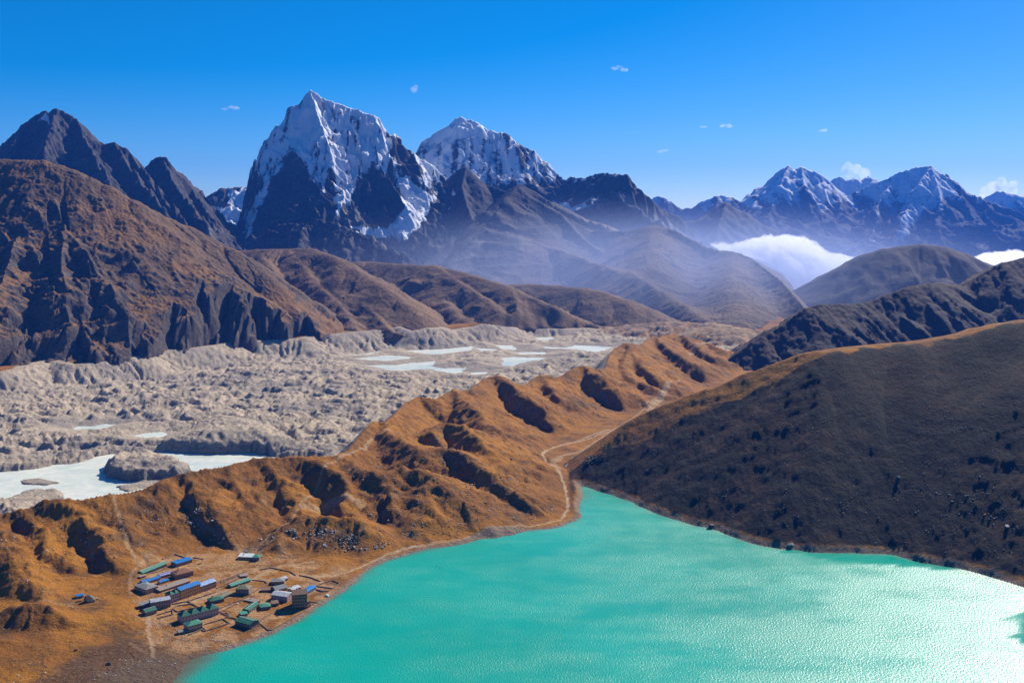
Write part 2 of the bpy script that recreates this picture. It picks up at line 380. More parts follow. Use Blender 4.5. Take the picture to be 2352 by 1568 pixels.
# --- second snow peak and the dark peaks before it
cr = px_list('930,400 950,372 963,355 968,340 975,330 990,312 1000,304 1010,298 1030,290 1045,275 1058,268 1066,273 1075,275 1100,284 1110,292 1125,300 1145,306 1152,303 1160,304 1168,312 1175,318 1190,330 1203,336 1215,342 1228,345 1235,355 1240,365 1255,372 1260,388 1265,400 1275,410 1282,419 1300,412 1310,405 1320,410 1333,407 1345,408 1360,404 1370,400 1390,398 1405,401 1415,400 1440,402 1447,410 1455,420 1470,440 1490,450 1500,462 1510,475 1535,487 1560,500 1600,540 1650,575', 12000)
cr = [(x, y, 12000 if x < 1285 else 12000 - min(1300, (x - 1285) * 9)) for x, y, d in cr]
rd = [R3(cr, slope=1.25, L=4000, flute=130, lam=130, d0=150, jag=10, seed=31, k=8)]
spur('1145,306,12000 1120,350,11800 1100,400,11500 1090,440,11300', flute=50, lam=150)
spur('1058,268,12000 1050,320,11800 1030,380,11500 1010,420,11200', flute=50, lam=150, slope=1.3)
spur('1228,345,12000 1210,400,11700 1190,450,11300 1170,500,10900', flute=50, slope=1.1)
spur('1282,419,11900 1300,470,11300 1320,520,10900', flute=40, slope=1.0)
spur('1390,398,11000 1405,425,10800 1410,437,10600 1460,480,10200 1525,521,9700 1612,565,9200 1660,590,8900', flute=25, lam=150, slope=.95)
spur('1410,437,10600 1370,455,10500 1308,488,10300', flute=30, slope=1.0)
mountain('mountain', cr, rd, 915, 1700, [(900, 10600), (1300, 9900), (1500, 9000), (1700, 8700)], 1000, 430, 260, M_rock, noise=(55, 330, 5), floor=-100, veg=-.1,
         snow=lambda x, y, h, nz, sx, sy, PX, PY: np.clip((h - 760) / 520.0, -0.8, 0.60) + .3 * fbm(x / 70, h / 450, 3, 75) + 0.15 * fbm(x / 200, y / 500, 4, 72) - 0.0006 * np.clip(PX - 1150, 0, 900) * 1.6,
         spec=[('snow', [(1000, 298), (1058, 266), (1110, 292), (1150, 308), (1130, 318), (1070, 312), (1020, 318), (985, 330)], 1.1, 6),
               ('snow', [(1000, 470), (1030, 445), (1060, 425), (1000, 415), (955, 415), (985, 455)], .95, 8),
               ('snow', [(1265, 455), (1310, 470), (1350, 462), (1400, 440), (1370, 462), (1310, 490), (1270, 475)], .66, 6),
               ('pale', [(1410, 437), (1440, 450), (1540, 515), (1620, 568), (1600, 568), (1500, 515), (1430, 462)], .9, 6)])

cr = px_list('905,560 940,548 958,530 975,495 990,468 1008,448 1020,425 1040,400 1055,388 1070,382 1085,396 1100,415 1109,421 1140,432 1163,440 1180,430 1195,423 1215,442 1250,466 1288,491 1320,512 1345,530 1390,528 1440,530 1497,521 1554,531 1617,565 1680,584 1724,594 1760,618 1796,647 1844,705 1880,760', 9900)
cr = [(x, y, np.interp(x, [1110, 1700, 1724, 1796, 1844, 1880], [9900, 8050, 7950, 7100, 6300, 5600])) for x, y, d in cr]
rd = [R3(cr, slope=.95, L=5000, flute=22, lam=300, d0=250, jag=7, seed=51, k=15)]
spur('1070,382,9900 1060,430,9600 1075,480,9300 1090,520,9100 1085,560,8800 1060,610,8500', slope=1.2, flute=60, lam=130)
spur('1020,425,9850 1000,500,9400 980,560,9000', slope=1.1, flute=45, lam=130)
spur('1195,423,9600 1160,460,9300 1128,491,9100 1130,510,8950 1190,545,8700 1268,568,8500 1352,600,7900 1434,628,7400 1500,655,7000 1555,695,6500 1627,739,6000 1660,762,5700', slope=.72, slope2=.62, flute=35, lam=200, k=20, jag=3, round_=30)
spur('1288,491,9300 1330,540,8900 1380,580,8500', slope=.8, flute=35, k=20)
spur('1497,521,8600 1490,580,7900 1500,620,7400', slope=.55, flute=20, lam=260, k=90, jag=3, round_=60)
spur('1680,584,8100 1680,640,7300 1690,700,6400 1700,745,5800', slope=.5, flute=20, lam=260, k=90, jag=3, round_=80)
spur('1190,545,8700 1120,585,8350 1060,630,8000 1030,660,7800', slope=.7, flute=30, k=30)
mountain('mountain', cr, rd, 890, 1900, [(890, 6900), (1300, 5900), (1600, 5100), (1900, 5000)], 900, 520, 300, M_slope, cap=.6, noise=(12, 300, 5), floor=-100, veg=.0,
         snow=lambda x, y, h, nz, sx, sy, PX, PY: 0.0 * x - .5 + 0.2 * fbm(x / 150, y / 150, 3, 3),
         spec=[('veg', [(960, 370), (1240, 370), (1330, 500), (1350, 555), (1250, 560), (1120, 640), (960, 600)], -.5, 25), ('snow', [(1035, 425), (1050, 440), (1045, 455), (1030, 450)], .6, 5), ('pale', [(1040, 600), (1080, 560), (1095, 530), (1120, 535), (1100, 580), (1080, 630), (1040, 625)], .55, 10),
               ('veg', [(1200, 550), (1350, 595), (1500, 640), (1700, 600), (1850, 700), (1700, 800), (1200, 700)], .45, 30), ('pale', [(1128, 500), (1190, 545), (1300, 590), (1200, 565), (1140, 530)], .35, 8)])
cr = px_list('1690,600 1719,589 1740,595 1762,604 1800,630 1840,652 1878,671 1950,720', 10500)
mountain('hill', cr, [R3(cr, slope=.6, flute=30, lam=250, seed=8)], 1670, 1980, [(0, 9200)], 600, 100, 60, M_brown, noise=(20, 400, 4), veg=.3)

# --- brown hills beyond the glacier
cr = px_list('1080,690 1120,668 1150,655 1190,652 1217,652 1280,656 1340,662 1386,671 1440,690 1487,715 1545,739 1600,760', 7600)
cr = [(x, y, (7600 - (x - 1080) * 2.2) * .91) for x, y, d in cr]
mountain('hill', cr, [R3(cr, slope=.55, slope2=.5, round_=60, flute=28, lam=230, d0=200, seed=13)], 1060, 1640, [(0, 5250)], 700, 220, 110, M_brown, cap=.6, noise=(14, 250, 5), veg=.25)
cr = px_list('740,615 795,602 850,600 900,605 950,608 1000,610 1060,625 1110,640 1170,660 1230,690 1300,715 1350,740 1372,750 1420,762', 7700)
cr = [(x, y, (7900 - max(0, x - 850) * 3.2) * .885) for x, y, d in cr]
rd = [R3(cr, slope=.5, round_=50, flute=35, lam=200, d0=200, seed=14)]
spur('900,605,6814 960,640,6460 1010,680,6106 1050,720,5752 1085,750,5531', slope=.55, flute=28, lam=160, round_=25, jag=2)
spur('1000,610,6549 1060,650,6195 1120,690,5929 1170,730,5619', slope=.5, flute=25, lam=160, round_=25, jag=2)
spur('1170,660,6062 1200,710,5752 1230,745,5531', slope=.5, flute=20, round_=20, jag=2)
mountain('hill', cr, rd, 720, 1440, [(0, 5050)], 700, 290, 170, M_brown, cap=.6, noise=(9, 220, 5), veg=.25)
cr = px_list('480,590 540,577 590,573 650,572 700,570 715,571 740,580 765,588 790,600 830,627 870,650 900,672 935,700 960,722 985,748 1005,764', 7300)
cr = [(x, y, (7300 - max(0, x - 700) * 4.6) * .885) for x, y, d in cr]
rd = [R3(cr, slope=.52, slope2=.62, round_=50, flute=45, lam=190, d0=200, seed=15)]
spur('590,573,6460 640,640,5929 700,700,5487 740,745,5221', slope=.6, flute=30, lam=150, round_=20, jag=2)
spur('660,572,6460 720,640,5929 780,700,5531 820,760,5177', slope=.6, flute=30, lam=150, round_=20, jag=2)
spur('740,580,6327 800,650,5841 850,710,5487 900,762,5177', slope=.6, flute=30, lam=150, round_=20, jag=2)
mountain('hill', cr, rd, 470, 1030, [(0, 4850)], 700, 260, 190, M_brown, cap=.7, noise=(9, 220, 5), veg=.22)

# --- dark rock peaks, upper left
cr = px_list('-260,430 -150,420 -60,385 -20,362 0,343 15,325 30,310 45,292 60,280 80,265 100,253 106,252 112,258 118,250 132,247 142,252 150,256 160,262 175,272 186,284 195,298 205,325 213,333 222,338 228,333 235,331 248,326 262,327 275,335 286,340 300,352 308,358 320,372 326,380 330,387 338,378 345,372 358,364 365,363 375,362 385,366 391,374 400,385 412,398 425,412 440,430 450,446 460,460 475,470 482,480 500,500 530,540 560,580', 8600)
rd = [R3(cr, slope=1.35, L=3000, flute=110, lam=150, d0=160, jag=13, seed=16, k=8)]
spur('175,272,8600 200,330,8250 225,375,7950 255,420,7700', slope=1.4, flute=60, lam=110, k=6)
spur('132,247,8600 110,310,8200 100,360,7900', slope=1.2, flute=60, lam=110, k=6)
spur('60,280,8600 30,340,8200 10,370,8000', slope=1.2, flute=60, lam=110, k=6)
spur('262,327,8600 300,385,8250 335,430,7950 370,480,7600', slope=1.4, flute=60, lam=110, k=6)
spur('300,352,8600 350,420,8150 400,480,7800 430,520,7500', slope=1.3, flute=50, lam=110, k=6)
spur('375,362,8600 400,430,8200 440,480,7850 480,525,7500', slope=1.3, flute=60, lam=110, k=6)
spur('440,430,8600 470,480,8250 500,540,7800 515,575,7500', slope=1.2, flute=40, lam=110, k=6)
mountain('mountain', cr, rd, -260, 570, [(0, 6900)], 700, 480, 250, M_rock, noise=(50, 220, 5), floor=-100, veg=-.1,
         snow=lambda x, y, h, nz, sx, sy, PX, PY: -.22 + 0.28 * fbm(x / 260, y / 90, 4, 3) + 0.0003 * (h - 900),
         spec=[('snow', [(75, 275), (102, 253), (112, 262), (118, 290), (105, 275)], .8, 3), ('pale', [(480, 520), (515, 575), (495, 575), (460, 530)], .7, 8)])

# --- the big brown mountain on the left, cliffs above the glacier
cr = px_list('-260,400 -150,380 -60,369 0,366 60,368 100,369 130,378 165,390 200,407 240,425 300,458 340,480 380,500 430,520 470,541 520,567 560,590 600,625 640,672 680,712 715,752 740,775 760,800', 6100)
LS = lambda x, d: d * float(np.interp(x, [-300, 0, 300, 450, 560, 640, 715], [.85, .865, .90, .95, .965, .95, .925]))
cr = [(x, y, LS(x, 6100 - 1.0 * max(0, x))) for x, y, d in cr]
rd = [R3(cr, slope=.8, slope2=.8, L=6000, flute=24, lam=170, d0=260, jag=3, seed=17, k=20, round_=40)]
spur('0,366,5276 20,440,5073 50,520,4832 90,600,4595 130,680,4356 180,760,4163 230,825,3994', slope=.85, slope2=1.1, flute=85, lam=75, d0=90, k=12, L=4000)
spur('100,369,5260 120,450,5053 150,520,4835 210,600,4625 270,680,4437 330,760,4321 360,810,4231', slope=.9, slope2=1.1, flute=85, lam=75, d0=90, k=12, L=4000)
spur('200,407,5240 240,480,5089 290,560,4879 350,640,4747 400,700,4666 440,760,4619 470,800,4573', slope=.9, slope2=1.15, flute=85, lam=75, d0=90, k=12, L=4000)
spur('340,480,5260 380,540,5188 430,600,5092 480,670,4988 520,720,4912 555,785,4840', slope=.9, slope2=1.2, flute=75, lam=70, d0=90, k=12, L=4000)
spur('470,541,5363 510,600,5250 555,660,5139 600,720,4978 640,775,4892', slope=.9, slope2=1.2, flute=75, lam=70, d0=90, k=12, L=4000)
spur('560,590,5345 600,650,5188 640,710,5053 680,770,4916', slope=.9, slope2=1.1, flute=60, lam=70, k=12, L=4000)
spur('-120,378,5239 -100,480,4901 -80,580,4562 -40,680,4227 0,770,3979', slope=.85, flute=85, lam=75, d0=90, k=12, L=4000)
spur('50,520,4832 20,600,4509 -10,680,4235', slope=.9, flute=35, k=15, L=4000)
spur('150,520,4835 140,600,4564 150,650,4411', slope=.9, flute=35, k=15, L=4000)
def terr(x, y, h):                 # rock steps: cliff bands between grassy shelves
    hh = h + 55 * fbm(x / 420, y / 420, 3, 91)
    for z0, w, a in ((610, 34, 40), (430, 30, 42), (235, 30, 36), (120, 22, 20)):
        h = h + a * (sstep(-w, w, hh - z0) - 0.5) - a * 0.5 * np.clip((hh - z0) / 110, -1, 1)
    return h
class Terr(Ridge):
    def eval(s, x, y): return terr(x, y, s.inner(x, y))
def wrap(r):
    f = r.eval
    r.eval = lambda x, y: terr(x, y, f(x, y))
    return r
rd = [rd[0]] + [wrap(r) for r in rd[1:]]
mountain('mountain', cr, rd, -260, 790, [(-260, 3650), (0, 3700), (300, 3900), (560, 4300), (790, 4650)], 700, 560, 420, M_near, cap=1.35, cliff=-95.0, noise=(11, 120, 5), floor=-60, veg=0.0,
         snow=lambda x, y, h, nz, sx, sy, PX, PY: -.8 + 0 * x,
         spec=[('veg', [(60, 375), (165, 400), (300, 465), (470, 550), (600, 640), (660, 720), (610, 640), (520, 620), (430, 620), (300, 600), (200, 500), (100, 430)], .3, 22),
               ('veg', [(100, 740), (230, 800), (120, 815), (0, 830), (0, 700)], .12, 20),
               ('snow', [(-10, 640), (30, 655), (80, 650), (120, 648), (110, 668), (60, 672), (0, 650)], .22, 5)])

# --- hills on the right, in shade
M_shade = rock_mat('shade_dark_heath_hill', (0.05, 0.042, 0.042), (0.09, 0.07, 0.062), (0.075, 0.045, 0.03), (0.05, 0.036, 0.028), True, 1.0, (0.6, 0.75))  # albedo kept dark to carry the shade on these hills
cr = px_list('1780,760 1800,735 1835,712 1860,690 1880,668 1900,650 1921,635 1945,615 1970,600 2010,580 2035,571 2060,566 2110,561 2135,562 2160,565 2200,578 2250,600 2290,612 2400,640', 7200)
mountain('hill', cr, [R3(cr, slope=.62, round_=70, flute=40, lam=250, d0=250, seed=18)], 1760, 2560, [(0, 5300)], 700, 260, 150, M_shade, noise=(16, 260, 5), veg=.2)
cr = px_list('1560,905 1590,885 1625,862 1660,835 1690,812 1720,790 1750,772 1780,757 1805,740 1830,720 1850,707 1875,700 1900,697 1930,698 1960,697 1985,694 2000,690 2025,680 2050,670 2075,661 2100,655 2130,650 2160,648 2180,652 2200,656 2220,658 2240,640 2260,625 2280,614 2300,603 2325,598 2352,590 2450,565 2600,550', 5000)
cr = [(x, y, 4250 + 1.9 * max(0, x - 1625) ** .95 - 200) for x, y, d in cr]
rd = [R3(cr, slope=.66, flute=28, lam=150, d0=140, jag=4, seed=19, k=14)]
spur('1850,707,4600 1820,780,4300 1790,850,4050', slope=.72, flute=18, k=25)
spur('2000,690,4900 1970,770,4500 1950,860,4150', slope=.75, flute=20, k=25)
spur('2160,648,5150 2130,720,4700 2100,800,4300', slope=.75, flute=20, k=25)
spur('2300,603,5400 2260,700,4900 2240,780,4500', slope=.75, flute=20, k=25)
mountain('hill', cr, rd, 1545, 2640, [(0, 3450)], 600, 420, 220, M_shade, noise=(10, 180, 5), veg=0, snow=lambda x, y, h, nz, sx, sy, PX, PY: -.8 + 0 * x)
# ------------------------------------------------------------------ the lake shore, moraine, glacier and near hill: one sheet
def GL(s, z=0.0):
    out = []
    for q in s.split():
        a = [float(t) for t in q.split(',')]
        out.append(G(a[0], a[1], a[2] if len(a) > 2 else z))
    return out
SHORE = GL('396,1568 405,1550 425,1530 440,1515 470,1505 500,1497 550,1482 600,1465 630,1453 655,1440 680,1428 700,1416 720,1403 740,1388 760,1376 780,1363 800,1348 820,1333 835,1320 850,1308 865,1298 880,1290 905,1282 930,1275 960,1267 985,1260 1015,1256 1050,1250 1080,1242 1110,1235 1145,1226 1180,1220 1220,1218 1260,1215 1290,1208 1320,1195 1333,1186 1328,1172 1330,1158 1338,1142 1336,1127 1330,1113 1350,1118 1375,1127 1400,1134 1425,1143 1450,1151 1475,1164 1500,1175 1530,1186 1560,1195 1590,1205 1620,1210 1650,1218 1680,1230 1715,1243 1750,1252 1790,1259 1830,1262 1865,1267 1900,1269 1950,1269 2000,1270 2030,1271 2060,1275 2090,1284 2120,1291 2160,1297 2200,1303 2240,1313 2280,1325 2315,1336 2352,1347 2450,1390 2600,1440 2800,1500 3300,1640')
SHORE += [(1300, 900, 0), (1100, 300, 0), (-200, 300, 0), (-560, 900, 0), G(300, 1680)]
CREST = GL('-250,1215,60 -100,1192,62 0,1180,66 60,1166,74 100,1150,82 130,1147,86 165,1147,86 200,1146,84 245,1138,84 290,1130,84 330,1120,86 360,1108,90 380,1098,92 405,1090,94 430,1085,95 460,1080,95 500,1074,95 540,1064,96 580,1054,97 620,1050,98 660,1047,98 700,1047,98 740,1046,96 775,1045,92 800,1032,92 825,1003,96 845,978,100 860,967,102 880,972,98 900,958,98 915,940,100 930,925,103 960,911,106 985,912,106 1000,916,103 1020,905,103 1040,896,105 1080,895,103 1095,882,106 1110,870,110 1125,864,112 1142,861,113 1155,864,111 1168,870,106 1185,884,96 1198,886,92 1210,880,94 1225,868,100 1240,861,103 1260,862,100 1275,868,92 1290,862,94 1310,850,102 1330,840,108 1345,840,108 1360,844,104 1375,850,96 1390,845,94 1400,815,104 1410,802,112 1425,792,118 1440,786,121 1455,790,118 1470,792,112 1485,780,116 1500,771,121 1515,774,118 1530,769,119 1550,767,118 1570,771,112 1600,780,100 1630,788,90 1660,800,76 1685,808,60 1710,815,40')
FARLINE = GL('-400,905,42 -250,885,42 -100,868,42 0,857,44 50,846,46 90,834,48 120,830,48 160,838,42 200,835,42 260,824,44 330,818,44 370,806,48 430,801,46 480,796,42 560,781,44 600,783,40 640,780,42 700,778,44 740,768,50 790,767,46 850,760,48 890,757,46 915,752,56 940,762,40 985,754,52 1020,753,48 1050,760,30 1090,752,40 1120,744,52 1160,750,30 1200,752,10 1300,756,0 1440,752,-8 1560,748,-8 1640,752,-5 1740,774,0')
GLAC = CREST + [G(1760, 790, 0), G(1800, 760, 0)] + FARLINE[::-1]      # the glacier lies between the two banks
FARSIDE = FARLINE + [(3500, 9000, 0), (-5000, 9000, 0)]
POND_Z = -34.0
def pz(s): return GL(s, POND_Z)
def Z7(s, z=POND_Z): return [G(743.5 + float(a.split(',')[0]) * .4311, 709.7 + float(a.split(',')[1]) * .4311, z) for a in s.split()]
PONDS = [
 pz('-150,1098 0,1083 30,1080 75,1077 110,1071 130,1064 160,1066 190,1060 212,1050 250,1043 290,1040 330,1035 380,1037 420,1041 470,1043 530,1040 580,1040 620,1045 660,1060 640,1110 500,1150 430,1180 330,1225 200,1235 60,1175 0,1150 -150,1160'),
 pz('168,984 185,977 215,978 250,973 268,975 240,982 215,985 185,986'), pz('312,1002 330,994 365,993 388,997 370,1003 340,1005'),
 Z7('150,250 180,230 260,215 350,198 470,182 560,172 592,178 560,192 480,207 330,222 230,242'),
 Z7('430,222 520,205 680,203 760,200 805,204 770,222 700,232 640,238 600,246 520,236'),
 Z7('215,303 300,298 380,298 420,290 540,283 600,276 575,302 640,316 742,322 735,338 700,347 655,336 560,322 500,322 420,332 350,328 300,312'),
 Z7('175,262 340,246 475,256 440,268 330,278 230,272'),
 Z7('945,262 1010,255 1085,258 1172,260 1160,274 1070,280 1040,292 990,306 938,304 960,284'),
 Z7('1168,198 1300,207 1340,193 1440,196 1535,203 1505,218 1445,232 1385,220 1280,214 1185,213'),
 Z7('915,192 1000,194 1035,206 1020,220 960,216'), Z7('815,208 925,213 905,226 835,226'),
 Z7('1118,154 1180,150 1228,146 1225,157 1180,172 1150,166'), Z7('1532,108 1600,102 1640,98 1668,110 1570,115'),
 Z7('1025,230 1190,230 1180,242 1050,242'), Z7('785,338 870,333 862,347 800,350'), Z7('640,318 700,312 760,316 740,328 660,328')]
HILLFOOT = GL('1290,1082 1330,1112 1350,1118 1400,1134 1450,1151 1500,1175 1560,1195 1620,1210 1680,1230 1750,1252 1830,1262 1900,1269 2000,1270 2060,1275 2120,1291 2200,1303 2280,1325 2352,1347 2450,1390 2600,1440 2800,1500')
def hill_crest():
    out = []
    sx_ = [1290, 1330, 1400, 1450, 1500, 1560, 1620, 1680, 1750, 1830, 1900, 2000, 2060, 2120, 2200, 2280, 2352, 2450, 2600, 2900]
    sy_ = [1082, 1112, 1134, 1151, 1175, 1195, 1210, 1230, 1252, 1262, 1269, 1270, 1275, 1291, 1303, 1325, 1347, 1390, 1440, 1500]
    for X, Y, s_ in ((1292, 1082, .2), (1330, 1058, .30), (1360, 1038, .38), (1420, 998, .48), (1476, 960, .54), (1520, 925, .54), (1563, 901, .54), (1627, 879, .54), (1692, 860, .54), (1757, 832, .54), (1850, 812, .54), (1930, 800, .54), (2000, 793, .54),
                     (2060, 787, .54), (2120, 780, .54), (2200, 766, .54), (2250, 752, .54), (2300, 741, .54), (2352, 732, .54), (2450, 725, .53), (2600, 730, .5), (2900, 760, .45)):
        Ds = G(X, float(np.interp(X, sx_, sy_)))[1]; r = ray(X, Y); k = -r[2] / r[1]
        D = (607 + s_ * Ds) / (s_ + k); out.append(P(X, Y, D))
    return out
HILLCREST = Ridge(hill_crest(), slope=.54, slope2=.85, round_=50, flute=2, lam=140, d0=150, seed=71, k=10)
VILLAGE = GL('330,1290 480,1262 620,1262 700,1290 800,1300 770,1370 700,1420 560,1480 440,1500 350,1480 318,1400', 6)
def spurs_near():
    L = []
    def s(q, **k):
        kw = dict(slope=.63, slope2=.42, flute=5, lam=40, d0=40, k=9, round_=6, seed=80 + len(L)); kw.update(k)
        L.append(Ridge(GL(q), **kw))
    s('130,1147,86 180,1178,70 225,1215,54 258,1262,34 285,1310,16', slope=0.85)
    s('60,1166,74 90,1210,58 110,1260,42', slope=0.85)
    s('-20,1185,66 0,1240,52 20,1290,38 60,1340,24')
    s('245,1138,84 275,1180,62 300,1225,42 320,1262,26')
    s('430,1085,95 448,1125,80 470,1165,56 490,1210,30 505,1240,14', slope=1.15)
    s('360,1108,90 350,1150,66 352,1200,38', slope=.9)
    s('520,1070,95 545,1110,74 575,1160,48 600,1205,24')
    s('600,1052,97 640,1095,76 670,1140,50 690,1180,32')
    s('700,1047,98 740,1062,94 780,1085,80 800,1120,64 790,1160,46', slope=0.85)
    s('775,1045,92 830,1078,84 880,1085,84 930,1074,88 990,1090,82 1040,1135,56 1090,1180,30 1140,1215,10')
    s('930,1074,88 890,1110,66 905,1160,46 960,1205,20', slope=0.9)
    s('990,1090,82 960,1130,62 990,1180,34 1010,1210,18')
    s('640,1250,24 655,1215,36 700,1190,46 760,1185,50 820,1192,46 870,1212,30 900,1240,12', flute=5, slope=.5)
    s('880,972,98 900,1000,100 940,1020,96 970,1040,90')
    s('985,985,104 1020,972,108 1060,975,106 1095,1002,96 1110,1030,86 1160,1060,62 1210,1100,36 1250,1135,16', slope=0.9)
    s('970,1040,90 1010,1025,96 1060,1040,92 1120,1080,72 1180,1130,40 1230,1170,16', slope=0.85)
    s('1040,896,105 1080,930,96 1120,970,80 1180,1020,50 1230,1060,20')
    s('1142,861,113 1170,880,106 1200,905,92 1245,945,50 1265,960,30', slope=1.1)
    s('1240,861,103 1265,890,84 1295,920,56 1330,950,26', slope=0.85)
    s('1335,840,108 1365,858,100 1400,880,76 1440,902,48 1480,918,22', slope=0.95)
    s('1440,786,121 1470,830,96 1500,860,72 1530,885,45 1560,900,24', slope=0.9)
    s('1500,771,121 1540,800,100 1580,830,70 1610,855,36', slope=0.85)
    s('1570,771,112 1610,800,84 1640,825,50 1655,840,28', slope=0.85)
    s('1455,790,118 1430,835,92 1440,865,70 1500,890,44')
    s('0,1270,34 20,1250,44 45,1262,42 60,1300,34 110,1400,16', slope=1.0, flute=5)
    s('20,1400,30 70,1390,34 120,1395,30 150,1420,18', slope=.7, flute=5)
    s('-100,1500,24 0,1470,20 60,1480,10', slope=.35)
    s('200,1215,50 235,1240,44 262,1300,22', slope=1.0, flute=4)
    return L
SPURS = spurs_near()
KNOLLS = [(G(182, 1378, 8), 22, 13)]     # dark rock knob beside the hut
# ice-cored islands and cliffs in the near pond: (pixel, height over the water, radii)
def island(x, y):
    z = np.full(x.shape, -1e3)
    for poly, top, s in ISL:
        d = sdist(x + 9 * fbm(x / 35, y / 35, 3, 5), y + 9 * fbm(x / 35, y / 35, 3, 6), poly)
        h = POND_Z - 2 + np.minimum(np.clip(-d, -5, 200) * 1.6, top * (.55 + .25 * np.clip(-d / s, 0, 1)))
        h = h + np.where(d < 0, top * .35 * ridged(x / 60, y / 60, 4, 13) * np.clip(-d / 12, 0, 1), 0)
        z = np.maximum(z, h)
    return z
ISL = [(pz('236,1085 255,1062 330,1052 372,1058 400,1068 445,1082 420,1100 350,1102 300,1106 250,1100'), 26, 30),
       (pz('262,1118 330,1105 400,1104 330,1122 290,1130'), 6, 20), (pz('45,1105 75,1098 120,1103 150,1110 100,1116 60,1112'), 5, 15),
       (pz('-200,1150 0,1158 60,1132 110,1128 150,1133 145,1148 80,1162 60,1185 -200,1230'), 12, 25)]
FACE = [(pz('-200,1060 0,1056 60,1052 120,1040 150,1052 140,1064 110,1071 75,1077 30,1081 0,1083 -200,1098'), 24),
        (pz('185,1058 195,1040 230,1030 300,1030 340,1034 330,1036 290,1040 250,1043 212,1052'), 18),
        (pz('350,1037 400,1022 450,985 520,970 600,985 640,1000 700,1035 620,1046 560,1042 470,1044 400,1038'), 46),
        (pz('650,1048 660,1024 700,1018 760,1030 770,1042 730,1050'), 22)]

